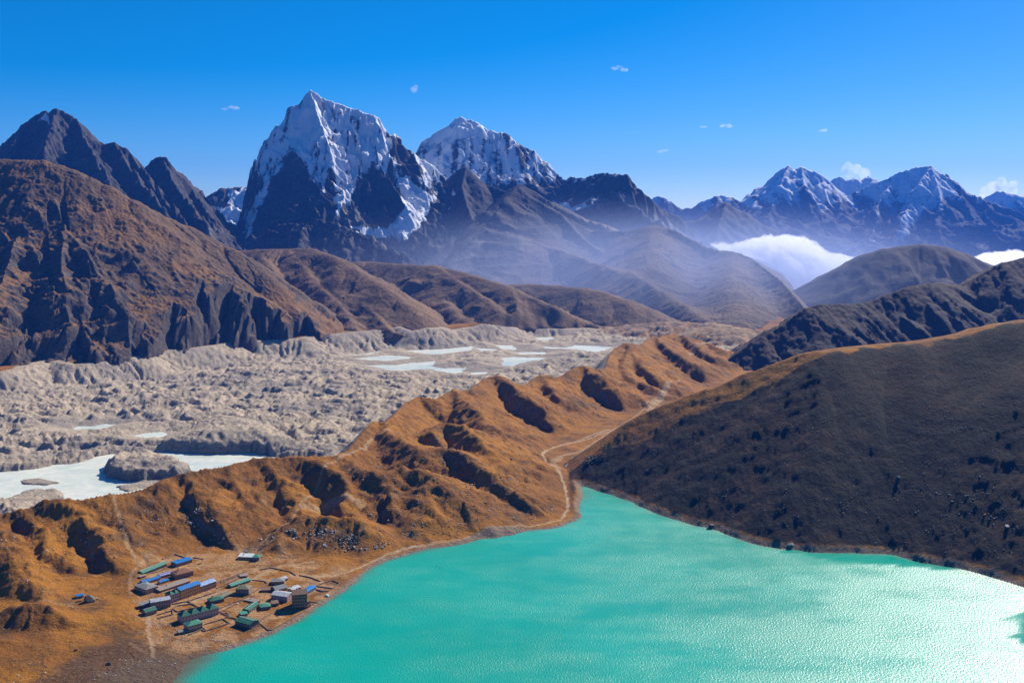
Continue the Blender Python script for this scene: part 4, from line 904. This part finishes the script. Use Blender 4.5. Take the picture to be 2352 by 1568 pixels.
def box(x0, x1, y0, y1, z0, z1):
    v = [(x, y, z) for x in (x0, x1) for y in (y0, y1) for z in (z0, z1)]
    return v, [(0, 1, 3, 2), (4, 6, 7, 5), (0, 4, 5, 1), (2, 3, 7, 6), (0, 2, 6, 4), (1, 5, 7, 3)]
def cat_boxes(bs):
    V = []; F = []
    for v, f in bs:
        n = len(V); V += v; F += [tuple(i + n for i in q) for q in f]
    return V, F
_win = {}
def win_mesh(w, h):
    k = (round(w, 2), round(h, 2))
    if k not in _win:
        v, f = box(-w / 2, w / 2, -.06, .06, 0, h); me = bpy.data.meshes.new('window'); me.from_pydata(v, [], f); me.materials.append(M_win); _win[k] = me
    return _win[k]
def solid_roof(top, th=.25):
    """top: list of faces as vertex loops; thickened downward"""
    V = []; F = []
    for loop in top:
        n = len(V); k = len(loop)
        V += loop + [(x, y, z - th) for x, y, z in loop]
        F.append(tuple(range(n, n + k))); F.append(tuple(range(n + 2 * k - 1, n + k - 1, -1)))
        for i in range(k): F.append((n + i, n + (i + 1) % k, n + k + (i + 1) % k, n + k + i))
    return V, F
Z1 = lambda x, y: (290.6 + x * .12929, 1257.1 + y * .12929)
Z2 = lambda x, y: (506.9 + x * .13793, 1243.6 + y * .13793)
def house(bl, br, depth, h, roof, rm, wm, label, floors=1, nwin=6, rise=None, over=.7, name='house', cat='house', conv=Z1, trim=False, hide=()):
    a = on_ground(*conv(*bl)); b_ = on_ground(*conv(*br))
    L = math.hypot(b_[0] - a[0], b_[1] - a[1]); ang = math.atan2(b_[1] - a[1], b_[0] - a[0])
    z = min(a[2], b_[2]); W = depth * 1.4; h = h * 1.2
    root = bpy.data.objects.new(name, None); C.objects.link(root)
    root.location = (a[0], a[1], z); root.rotation_euler = (0, 0, ang)
    root['label'] = label; root['category'] = cat; root['group'] = 'lodges and houses of the lakeside village'
    gable = roof in ('gable', 'shed')
    rise = rise if rise is not None else W * .22
    # walls (with gable ends), 1.5 m below ground to stand on uneven soil
    v = [(0, 0, -1.5), (L, 0, -1.5), (L, W, -1.5), (0, W, -1.5), (0, 0, h), (L, 0, h), (L, W, h), (0, W, h)]
    f = [(0, 1, 5, 4), (1, 2, 6, 5), (2, 3, 7, 6), (3, 0, 4, 7)]
    o = over
    if roof == 'gable':
        v += [(0, W / 2, h + rise), (L, W / 2, h + rise)]; f += [(4, 8, 7), (5, 6, 9)]
        e = rise / (W / 2) * o
        top = [[(-o, -o, h - e), (L + o, -o, h - e), (L + o, W / 2, h + rise), (-o, W / 2, h + rise)], [(-o, W / 2, h + rise), (L + o, W / 2, h + rise), (L + o, W + o, h - e), (-o, W + o, h - e)]]
    elif roof == 'hip':
        k = min(W / 2, L / 2.2)
        top = [[(-o, -o, h), (L + o, -o, h), (L - k, W / 2, h + rise), (k, W / 2, h + rise)], [(L + o, W + o, h), (-o, W + o, h), (k, W / 2, h + rise), (L - k, W / 2, h + rise)],
               [(-o, W + o, h), (-o, -o, h), (k, W / 2, h + rise)], [(L + o, -o, h), (L + o, W + o, h), (L - k, W / 2, h + rise)]]
    elif roof == 'shed':
        v[6] = (L, W, h + rise); v[7] = (0, W, h + rise)
        e = rise / W * o
        top = [[(-o, -o, h - e), (L + o, -o, h - e), (L + o, W + o, h + rise + e), (-o, W + o, h + rise + e)]]
    else:                                                      # a row of small gables across the length
        n = int(roof); top = []; s = L / n
        for i in range(n):
            x0 = i * s; xm = x0 + s / 2; x1 = x0 + s; oo = o if i == 0 else 0; o1 = o if i == n - 1 else 0
            top += [[(x0 - oo, -o, h), (x1 + o1, -o, h), (xm, W * .45, h + rise)], [(x1 + o1, W + o, h), (x0 - oo, W + o, h), (xm, W * .55, h + rise)],
                    [(x0 - oo, W + o, h), (x0 - oo, -o, h), (xm, W * .45, h + rise), (xm, W * .55, h + rise)], [(x1 + o1, -o, h), (x1 + o1, W + o, h), (xm, W * .55, h + rise), (xm, W * .45, h + rise)]]
    link_mesh('wall', v, f, WM[wm], root)
    V, F = solid_roof([[(x, y, zz + .05) for x, y, zz in lp] for lp in top]); link_mesh('roof', V, F, RM[rm], root)
    if roof == 'gable' and rm in ('green', 'dgreen', 'teal'):
        V, F = cat_boxes([box(-o, L + o, W / 2 - .35, W / 2 + .35, h + rise + .02, h + rise + .22)]); link_mesh('ridge_cap', V, F, M_trim, root)
    cv, cf = box(L * .3 - .5, L * .3 + .5, W * .62 - .5, W * .62 + .5, h, h + rise + 1.6)
    if L > 18: link_mesh('chimney', cv, cf, WM['stone'], root)
    fh = h / floors
    for fl in range(floors):
        for i in range(nwin):
            wx = L * (i + .5) / nwin
            if fl == 0 and i == nwin // 2:
                dv, df = box(wx - .7, wx + .7, -.14, .0, 0, min(2.4, fh * .8)); link_mesh('door', dv, df, M_door, root); continue
            w = bpy.data.objects.new('window', win_mesh(min(1.7, L / nwin * .5), min(1.5, fh * .42))); C.objects.link(w); w.parent = root; w.location = (wx, -.05, fl * fh + fh * .38)
        for side in (0, 1):
            nn = 2 if W > 9 else 1
            for i in range(nn):
                w = bpy.data.objects.new('window', win_mesh(1.3, min(1.5, fh * .42))); C.objects.link(w); w.parent = root
                w.location = (-.05 if side == 0 else L + .05, W * (i + 1) / (nn + 1), fl * fh + fh * .38); w.rotation_euler = (0, 0, R(90))
    if trim:
        bs = [box(-.12, L + .12, -.16, -.02, h * k / floors - .15, h * k / floors + .15) for k in range(1, floors)]
        if bs: V, F = cat_boxes(bs); link_mesh('floor_band', V, F, M_trim, root)
    return root
H_ = [
 ((290, 470), (720, 335), 9, 5, 'gable', 'green', 'stone', 'long low stone lodge with a green roof at the top left of the village', dict(nwin=12)),
 ((890, 345), (1165, 262), 12, 5, 'gable', 'blue', 'stone', 'stone lodge with a bright blue roof, furthest up the slope', dict(nwin=7, rise=1.6)),
 ((880, 565), (1190, 492), 15, 6.5, 'hip', 'rust', 'stone', 'square stone house with a rusty brown roof', dict(nwin=7)),
 ((300, 655), (600, 572), 8, 3.6, 'gable', 'blue', 'pink', 'long low building with a vivid blue roof left of the lavender one', dict(nwin=7, rise=2)),
 ((610, 545), (850, 478), 8, 3.4, 'gable', 'lav', 'tan', 'long low building with a washed lavender roof', dict(nwin=6, rise=1.8)),
 ((600, 650), (755, 600), 6, 2.8, 'gable', 'blue', 'tan', 'small shed with a bright blue roof in the courtyard', dict(nwin=3, name='shed', cat='shed', rise=1.3)),
 ((140, 735), (350, 830), 16, 6.5, 'hip', 'grey', 'tan', 'broad lodge with a grey hipped roof at the left end of the village', dict(nwin=5, floors=2, rise=3)),
 ((245, 545), (345, 515), 4, 2.2, 'shed', 'stone', 'stone', 'tiny stone hut with a flat tan roof at the village left edge', dict(nwin=1, name='hut', cat='hut', rise=.4)),
 ((600, 800), (1130, 620), 9, 2.8, 'shed', 'stone', 'stone', 'very long low shed with a pale stone roof behind the ochre lodge', dict(nwin=12, rise=1.2, name='shed', cat='shed')),
 ((965, 925), (1320, 800), 11, 13, 'gable', 'blue', 'ochre', 'tall ochre lodge with many windows and a blue roof', dict(floors=3, nwin=9, rise=3)),
 ((1325, 798), (1595, 700), 11, 9, 'gable', 'pale', 'tan', 'lodge with a shining pale blue roof joined to the ochre one', dict(floors=2, nwin=8, rise=3)),
 ((790, 985), (955, 928), 11, 11, '2', 'dgreen', 'pink', 'pinkish grey lodge wing with green pointed roofs', dict(floors=3, nwin=5, rise=4)),
 ((440, 1110), (785, 1050), 11, 10.5, 'gable', 'silver', 'stone', 'lodge with a shining silver roof near the lower left', dict(floors=2, nwin=8, rise=3)),
 ((235, 1085), (425, 1068), 9, 5.5, 'shed', 'grey', 'dark', 'dark little building with a grey roof left of the silver roofed lodge', dict(nwin=3, rise=1)),
 ((345, 1215), (540, 1165), 9, 5.5, 'gable', 'dgreen', 'stone', 'small stone house with a dark green roof and white eaves', dict(nwin=4, rise=3)),
 ((985, 1350), (1640, 1185), 12, 9, '4', 'dgreen', 'pink', 'long lodge with a row of four green pointed roofs', dict(floors=2, nwin=12, rise=6)),
 ((1100, 1500), (1355, 1432), 12, 7.5, 'hip', 'green', 'tan', 'square house with a green and white hipped roof below the four-gabled lodge', dict(floors=2, nwin=5, rise=3.2, trim=True)),
 ((930, 1545), (1080, 1512), 6, 3, 'gable', 'grey', 'dark', 'small grey shed at the lower edge of the village', dict(nwin=2, name='shed', cat='shed', rise=1.2)),
 ((1495, 1005), (1735, 955), 11, 4.2, 'hip', 'dgreen', 'dark', 'low house with a dark green hipped roof between walled fields', dict(nwin=5, rise=3)),
 ((1700, 925), (1865, 845), 9, 3.2, 'gable', 'olive', 'stone', 'low stone house with an olive roof touching the green hipped one', dict(nwin=5, rise=1.8)),
]
H2 = [
 ((180, 770), (500, 665), 8, 3.2, 'gable', 'teal', 'stone', 'long low building with a bright teal roof', dict(nwin=7, rise=2)),
 ((250, 875), (470, 885), 13, 8, 'hip', 'olive', 'stone', 'two-storey stone lodge with an olive brown hipped roof', dict(floors=2, nwin=5, rise=3.2)),
 ((850, 715), (1060, 710), 12, 4.6, 'hip', 'grey', 'stone', 'stone house with a weathered grey roof at the back of the right half', dict(nwin=5, rise=2.2)),
 ((1010, 690), (1120, 640), 8, 4, 'gable', 'silver', 'stone', 'narrow wing with a light grey roof behind the weathered house', dict(nwin=3, rise=1.6)),
 ((915, 845), (1110, 805), 13, 4, 'gable', 'grey', 'tan', 'house with a pinkish grey ribbed roof above the silver barn', dict(nwin=4, rise=3)),
 ((1205, 850), (1335, 790), 9, 4, 'gable', 'silver', 'tan', 'small house with a pale grey roof beside the brown tower lodge', dict(nwin=3, rise=1.6)),
 ((840, 960), (1110, 1005), 14, 7.5, 'gable', 'silver', 'pink', 'large barn-like lodge with a silver white roof', dict(floors=2, nwin=6, rise=2.6)),
 ((1200, 1125), (1445, 1110), 17, 20, 'gable', 'brown', 'brown', 'tallest building of the village, brown timber lodge of five storeys', dict(floors=5, nwin=6, rise=4, trim=True)),
 ((1445, 1110), (1500, 1080), 12, 9, 'shed', 'brown', 'brown', 'brown timber annex on the lake side of the tower lodge', dict(floors=2, nwin=2, rise=.8)),
 ((1400, 910), (1590, 795), 9, 4.4, 'gable', 'blue', 'pink', 'narrow building with a blue roof behind the tower lodge', dict(nwin=5, rise=1.6)),
 ((480, 1195), (640, 1080), 9, 4.6, 'gable', 'dgreen', 'stone', 'narrow stone house with a dark green roof and white skylights', dict(nwin=5, rise=1.8)),
 ((670, 1140), (835, 1118), 11, 4.2, 'hip', 'green', 'stone', 'small house with a pale green hipped roof', dict(nwin=4, rise=1.8)),
 ((240, 1385), (480, 1460), 14, 6.5, 'gable', 'dgreen', 'dark', 'wide house with a dark green roof and white ridge near the lake', dict(floors=2, nwin=6, rise=3)),
 ((345, 1250), (450, 1230), 7, 3.4, 'shed', 'teal', 'stone', 'little annex with a teal roof behind the wide green roofed house', dict(nwin=2, rise=1)),
 ((855, 1075), (965, 1062), 8, 3.8, 'shed', 'brown', 'dark', 'low brown shed beside the tower lodge', dict(nwin=3, name='shed', cat='shed', rise=.8)),
 ((290, 290), (520, 292), 9, 4.2, 'shed', 'white', 'tan', 'white roofed building standing alone above the village', dict(nwin=5, rise=2)),
 ((525, 312), (640, 312), 11, 5, 'hip', 'green', 'stone', 'green roofed house at the right end of the lone white roofed one', dict(nwin=3, rise=2)),
 ((395, 190), (450, 190), 6, 2.5, 'gable', 'grey', 'stone', 'tiny grey hut among boulders above the lone white roof', dict(nwin=1, name='hut', cat='hut', rise=1.4)),
 ((325, 600), (445, 592), 7, 2.6, 'shed', 'stone', 'dark', 'dark stone hut beside the track at the centre of the village', dict(nwin=1, name='hut', cat='hut', rise=.5)),
 ((395, 985), (600, 1030), 7, 2.2, 'shed', 'stone', 'stone', 'long ruined stone shed without upper floor below the silver barn', dict(nwin=2, name='shed', cat='shed', rise=.6)),
 ((675, 835), (830, 830), 7, 2.8, 'shed', 'brown', 'dark', 'low dark shed left of the silver barn', dict(nwin=2, name='shed', cat='shed', rise=.6)),
]
for q in H_:
    house(*q[:8 - 0][:7], q[7], conv=Z1, **q[8])
for q in H2:
    house(*q[:7], q[7], conv=Z2, **q[8])
idn = lambda x, y: (x, y)
house((176, 1374), (192, 1371), 7, 3, 'gable', 'blue', 'stone', 'lone hut with a blue roof beside the dark rock knob', conv=idn, nwin=1, name='hut', cat='hut', rise=1.4)

# low walls of piled stone round the fields
M_wall = flat_mat('dry_stone', (.30, .20, .13), (.16, .11, .07), .95, .8)
def stone_wall(pts, conv, label, h=1.7, w=1.1, seed=0):
    rnd = random.Random(seed)
    P0 = [on_ground(*conv(*q)) for q in pts]; V = []; F = []
    Q = []
    for a, b_ in zip(P0[:-1], P0[1:]):
        L = math.hypot(b_[0] - a[0], b_[1] - a[1]); n = max(1, int(L / 3))
        for i in range(n): t = i / n; Q.append((a[0] + (b_[0] - a[0]) * t, a[1] + (b_[1] - a[1]) * t))
    Q.append(P0[-1][:2])
    for i, q in enumerate(Q):
        a = Q[max(0, i - 1)]; b_ = Q[min(len(Q) - 1, i + 1)]; dx, dy = b_[0] - a[0], b_[1] - a[1]; L = math.hypot(dx, dy) + 1e-6
        nx, ny = -dy / L, dx / L; z = ground_z(*q); hh = h * rnd.uniform(.7, 1.15); ww = w * rnd.uniform(.8, 1.2)
        V += [(q[0] - nx * ww, q[1] - ny * ww, z - .6), (q[0] - nx * ww * .6, q[1] - ny * ww * .6, z + hh), (q[0] + nx * ww * .6, q[1] + ny * ww * .6, z + hh), (q[0] + nx * ww, q[1] + ny * ww, z - .6)]
        if i:
            k = 4 * i
            F += [(k - 4, k, k + 1, k - 3), (k - 3, k + 1, k + 2, k - 2), (k - 2, k + 2, k + 3, k - 1)]
    n = len(V); F += [(0, 1, 2, 3), (n - 1, n - 2, n - 3, n - 4)]
    o = link_mesh('stone_wall', V, F, M_wall); o['label'] = label; o['category'] = 'stone wall'; o['group'] = 'field walls of the village'
W_ = [
 ([(800, 1010), (1090, 960), (1590, 790)], Z1, 'long stone wall running below the ochre lodge'),
 ([(1090, 960), (1270, 1060), (1400, 1095)], Z1, 'stone wall behind the four-gabled lodge'),
 ([(820, 1090), (900, 1040), (1180, 1000), (1270, 1060), (900, 1140), (820, 1090)], Z1, 'stone wall round the small garden beds'),
 ([(545, 1200), (820, 1120), (825, 1190), (560, 1260)], Z1, 'stone terrace wall right of the small green roofed house'),
 ([(1380, 1370), (1720, 1270), (1830, 1350), (1420, 1480), (1370, 1430)], Z1, 'stone wall round the bare yard beside the square house'),
 ([(1100, 1560), (1330, 1460), (1390, 1490)], Z1, 'short stone wall in front of the square house'),
 ([(640, 210), (860, 110), (980, 160), (1040, 180)], Z1, 'stone wall climbing behind the bright blue roofed stone lodge'),
 ([(1190, 180), (1380, 210), (1330, 280), (1260, 300)], Z1, 'curved stone wall right of the bright blue roofed stone lodge'),
 ([(380, 470), (700, 380)], Z1, 'stone wall in front of the long green roofed lodge'),
 ([(1580, 640), (1990, 480), (2080, 440)], Z1, 'stone wall along the track above the fields'),
 ([(1600, 730), (1880, 600), (2010, 540)], Z1, 'lower stone wall along the track beside the fields'),
 ([(1600, 1110), (1900, 980), (2060, 930)], Z1, 'stone wall dividing the fields below the green hipped house'),
 ([(1640, 1150), (1790, 1170), (1880, 1250), (1760, 1240)], Z1, 'broken stone wall right of the four-gabled lodge'),
 ([(480, 880), (780, 700), (730, 660), (520, 640)], Z2, 'stone wall around the yard right of the teal roofed building'),
 ([(1590, 740), (1850, 640), (1990, 700), (1860, 780), (1600, 745)], Z2, 'stone wall of the square pen nearest the lake'),
 ([(1590, 800), (1700, 830), (1800, 830)], Z2, 'short curved stone wall below the square pen'),
 ([(0, 1170), (240, 1050), (480, 930)], Z2, 'stone wall between the two middle fields'),
 ([(0, 1180), (160, 1260), (260, 1290)], Z2, 'stone wall left of the wide green roofed house'),
 ([(630, 1340), (980, 1100)], Z2, 'stone wall on the left side of the grassy lakeside field'),
 ([(630, 1340), (790, 1470), (850, 1470), (1340, 1190)], Z2, 'stone wall on the lake side of the grassy field'),
 ([(500, 1450), (640, 1390)], Z2, 'short stone wall right of the wide green roofed house'),
 ([(650, 470), (850, 440), (1000, 470), (1150, 500), (1250, 560)], Z2, 'dark curved stone bank above the big field'),
 ([(1310, 560), (1500, 600), (1660, 660)], Z2, 'dark stone bank at the right end of the big field'),
 ([(1490, 1010), (1620, 1010), (1490, 1060)], Z2, 'small stone pen at the lake side of the tower lodge'),
 ([(0, 690), (330, 560)], Z2, 'stone wall at the left edge of the teal roofed yard'),
 ([(215, 1390), (255, 1372), (262, 1379)], idn, 'short stone wall beside the lone blue roofed hut'),
]
for i, (p_, c_, l_) in enumerate(W_):
    if c_ is idn: p_ = [(x, y) for x, y in ((152, 1390), (172, 1383), (186, 1380))]
    stone_wall(p_, c_, l_, seed=i)
# white tent near the lake: a dome with a door flap
def tent(px, r, label):
    import bmesh
    p = on_ground(*px); bm = bmesh.new(); bmesh.ops.create_uvsphere(bm, u_segments=12, v_segments=8, radius=r)
    bmesh.ops.delete(bm, geom=[v for v in bm.verts if v.co.z < -.2], context='VERTS')
    for v in bm.verts: v.co.z = v.co.z * .8; v.co.x *= 1 + .06 * math.cos(6 * math.atan2(v.co.y, v.co.x))
    me = bpy.data.meshes.new('canopy'); bm.to_mesh(me); bm.free(); me.materials.append(M_trim)
    root = bpy.data.objects.new('tent', None); C.objects.link(root); root.location = p; root['label'] = label; root['category'] = 'tent'
    o = bpy.data.objects.new('canopy', me); C.objects.link(o); o.parent = root
    v, f = box(-.6, .6, -r * 1.04, -r * .9, 0, 1.4); link_mesh('door', v, f, M_door, root)
tent(Z2(1770, 905), 4.2, 'white dome tent standing on the grass close to the lake')
tent(Z2(275, 1035), 2.2, 'small white dome tent beside the wall of the middle field')

# ------------------------------------------------------------------ boulders
import bmesh
M_b1 = flat_mat('pale_boulder_rock', (.58, .53, .46), (.36, .32, .28), .9, .4); M_b2 = flat_mat('dark_boulder_rock', (.12, .095, .07), (.20, .16, .12), .95, .4)
def rock_mesh(mat, seed, sub=2):
    rnd = random.Random(seed); bm = bmesh.new(); bmesh.ops.create_icosphere(bm, subdivisions=sub, radius=1)
    ax = [(Vector((rnd.gauss(0, 1), rnd.gauss(0, 1), rnd.gauss(0, 1))).normalized(), rnd.uniform(.45, .85)) for _ in range(9)]
    for v in bm.verts:
        for n, d in ax:
            k = v.co.dot(n)
            if k > d: v.co -= n * (k - d)
        v.co.z *= .55
    me = bpy.data.meshes.new('boulder'); bm.to_mesh(me); bm.free(); me.materials.append(mat); return me
RK = {0: [rock_mesh(M_b1, i) for i in range(5)], 1: [rock_mesh(M_b2, i + 9) for i in range(5)]}
rnd = random.Random(5)
def put_boulder(px, size, kind, label, group=None, p=None):
    p = p or on_ground(*px, z=20)
    o = bpy.data.objects.new('boulder', rnd.choice(RK[kind])); C.objects.link(o)
    o.location = (p[0], p[1], p[2] + size * .12); o.rotation_euler = (rnd.uniform(-.3, .3), rnd.uniform(-.3, .3), rnd.uniform(0, 6.28)); o.scale = (size * rnd.uniform(.8, 1.2) / 2, size * rnd.uniform(.8, 1.2) / 2, size * rnd.uniform(.7, 1.1) / 2)
    o['label'] = label; o['category'] = 'boulder'
    if group: o['group'] = group
put_boulder((1633, 1207), 13, 1, 'big dark boulder standing on the far shore at the foot of the dark hill')
put_boulder((180, 1372), 1, 1, 'small rock in front of the lone blue roofed hut')
put_boulder((205, 1380), 26, 1, 'huge dark rock knob beside the lone blue roofed hut')
put_boulder((218, 1376), 13, 1, 'dark rock joined to the right side of the huge rock knob')
put_boulder((1815, 1252), 12, 0, 'large pale boulder on the slope just above the right shore')
put_boulder((2313, 1212), 10, 0, 'bright white boulder low on the dark hill near the right edge')
put_boulder((1175, 1055), 12, 1, 'big dark boulder on the moraine slope above the lake bay')
put_boulder((2063, 1120), 9, 0, 'pale boulder beside the gully of the dark hill')
put_boulder((248, 1525), 9, 1, 'dark boulder on the grass in the lower left corner')
put_boulder((175, 1492), 7, 1, 'small dark boulder alone on the grass at the lower left')
put_boulder((2066, 868), 11, 0, 'grey boulder on the crest of the dark hill, right of another')
put_boulder((2020, 880), 10, 0, 'grey boulder on the crest of the dark hill, left of another')
REG = [  # polygon, count, size range, share of pale, label
 ([(1340, 1080), (1480, 960), (1700, 900), (1950, 830), (2330, 760), (2350, 1290), (2100, 1260), (1900, 1230), (1700, 1200), (1500, 1140)], 1000, (1.2, 3.4), 1.0, 'boulder strewn on the dark hillside right of the lake'),
 ([(370, 1190), (480, 1230), (700, 1240), (820, 1280), (900, 1250), (700, 1200), (600, 1240), (420, 1180)], 500, (2, 6.5), .6, 'boulder in the field of rubble at the foot of the moraine'),
 ([(600, 1060), (1000, 1000), (1250, 1120), (1300, 1180), (1000, 1230), (860, 1240), (820, 1100)], 900, (1.8, 5.5), .45, 'boulder on the brown moraine slope above the lake'),
 ([(0, 1180), (380, 1110), (560, 1080), (620, 1190), (350, 1250), (100, 1340), (0, 1350)], 500, (1.8, 5), .4, 'boulder on the grassy moraine left of the village'),
 ([(2050, 900), (2300, 900), (2300, 1200), (2150, 1200)], 260, (1.4, 4.0), 1.0, 'boulder in the gullies of the dark hill at right'),
 ([(340, 1425), (440, 1420), (560, 1490), (470, 1500), (350, 1490)], 400, (1.2, 3.0), .8, 'stone on the stony ground below the village'),
 ([(0, 1520), (400, 1500), (420, 1560), (0, 1567)], 160, (1.5, 4), .5, 'stone on the dark wet ground at the lake corner'),
 ([(1100, 880), (1400, 860), (1480, 940), (1300, 980), (1180, 980)], 350, (2.0, 5), .5, 'boulder on the far brown moraine slopes'),
 ([(1280, 1050), (1420, 1000), (1430, 985), (1340, 1090)], 200, (1.5, 4), .8, 'stone along the stream bed')]
cand = []
for poly, n, (s0, s1), pale, lab in REG:
    xs = [q[0] for q in poly]; ys = [q[1] for q in poly]; k = 0; tries = 0
    while k < n and tries < n * 12:
        tries += 1
        x = rnd.uniform(min(xs), max(xs)); y = rnd.uniform(min(ys), max(ys))
        if not inside(np.array([x]), np.array([y]), poly)[0]: continue
        if float(perlin(np.array([x / 45.]), np.array([y / 28.]), 4)[0]) + rnd.uniform(-.35, .35) < 0: continue
        k += 1; cand.append((s0 + (s1 - s0) * rnd.random() ** 3.2, x, y, 0 if rnd.random() < pale else 1, lab))
cand.sort(key=lambda c: -c[0])
pts = []
for i, (s_, x, y, kd, lab) in enumerate(cand):
    p = on_ground(x, y, z=30 if x < 1300 else 120)
    if p[2] < 1.0: continue
    if len(pts) < 280 and s_ > 2.6: put_boulder(None, s_, kd, ('pale ' if kd == 0 else 'dark ') + lab, ('pale ' if kd == 0 else 'dark ') + lab, p=p); pts.append(1)
    else: pts.append((p, s_, kd))
def small_stones(kd, mat):
    me0 = rock_mesh(mat, 3 + kd, 1); n0 = len(me0.vertices); v0 = np.array([v.co[:] for v in me0.vertices]); f0 = np.array([list(p.vertices) for p in me0.polygons])
    V = []; F = []; k = 0
    for q in pts:
        if q == 1 or q[2] != kd: continue
        p, s_, _ = q; a = rnd.uniform(0, 6.28); c, s = math.cos(a), math.sin(a)
        m = np.array([[c, -s, 0], [s, c, 0], [0, 0, 1]]) * (s_ / 2)
        V.append((v0 * np.array([rnd.uniform(.7, 1.3), 1, rnd.uniform(.7, 1.2)])) @ m.T + np.array(p) + [0, 0, s_ * .1]); F.append(f0 + k * n0); k += 1
    V = np.concatenate(V); F = np.concatenate(F)
    me = bpy.data.meshes.new('scattered_stones'); me.from_pydata(V.tolist(), [], F.tolist()); me.materials.append(mat)
    o = bpy.data.objects.new('scattered_stones', me); C.objects.link(o); o['kind'] = 'stuff'
    o['label'] = 'scattered %s stones on the slopes and shore' % ('pale' if kd == 0 else 'dark'); o['category'] = 'stones'
small_stones(0, M_b1); small_stones(1, M_b2)
for px, lab in (((1003, 1300), 'left one of two small dark specks on the turquoise lake, built as a rock'), ((1011, 1304), 'right one of two small dark specks on the turquoise lake, built as a rock')):  # unidentified dark specks, given boulder meshes
    p = G(*px, 0); put_boulder(None, 2.6, 1, lab, 'specks on the lake', p=(p[0], p[1], -.1))
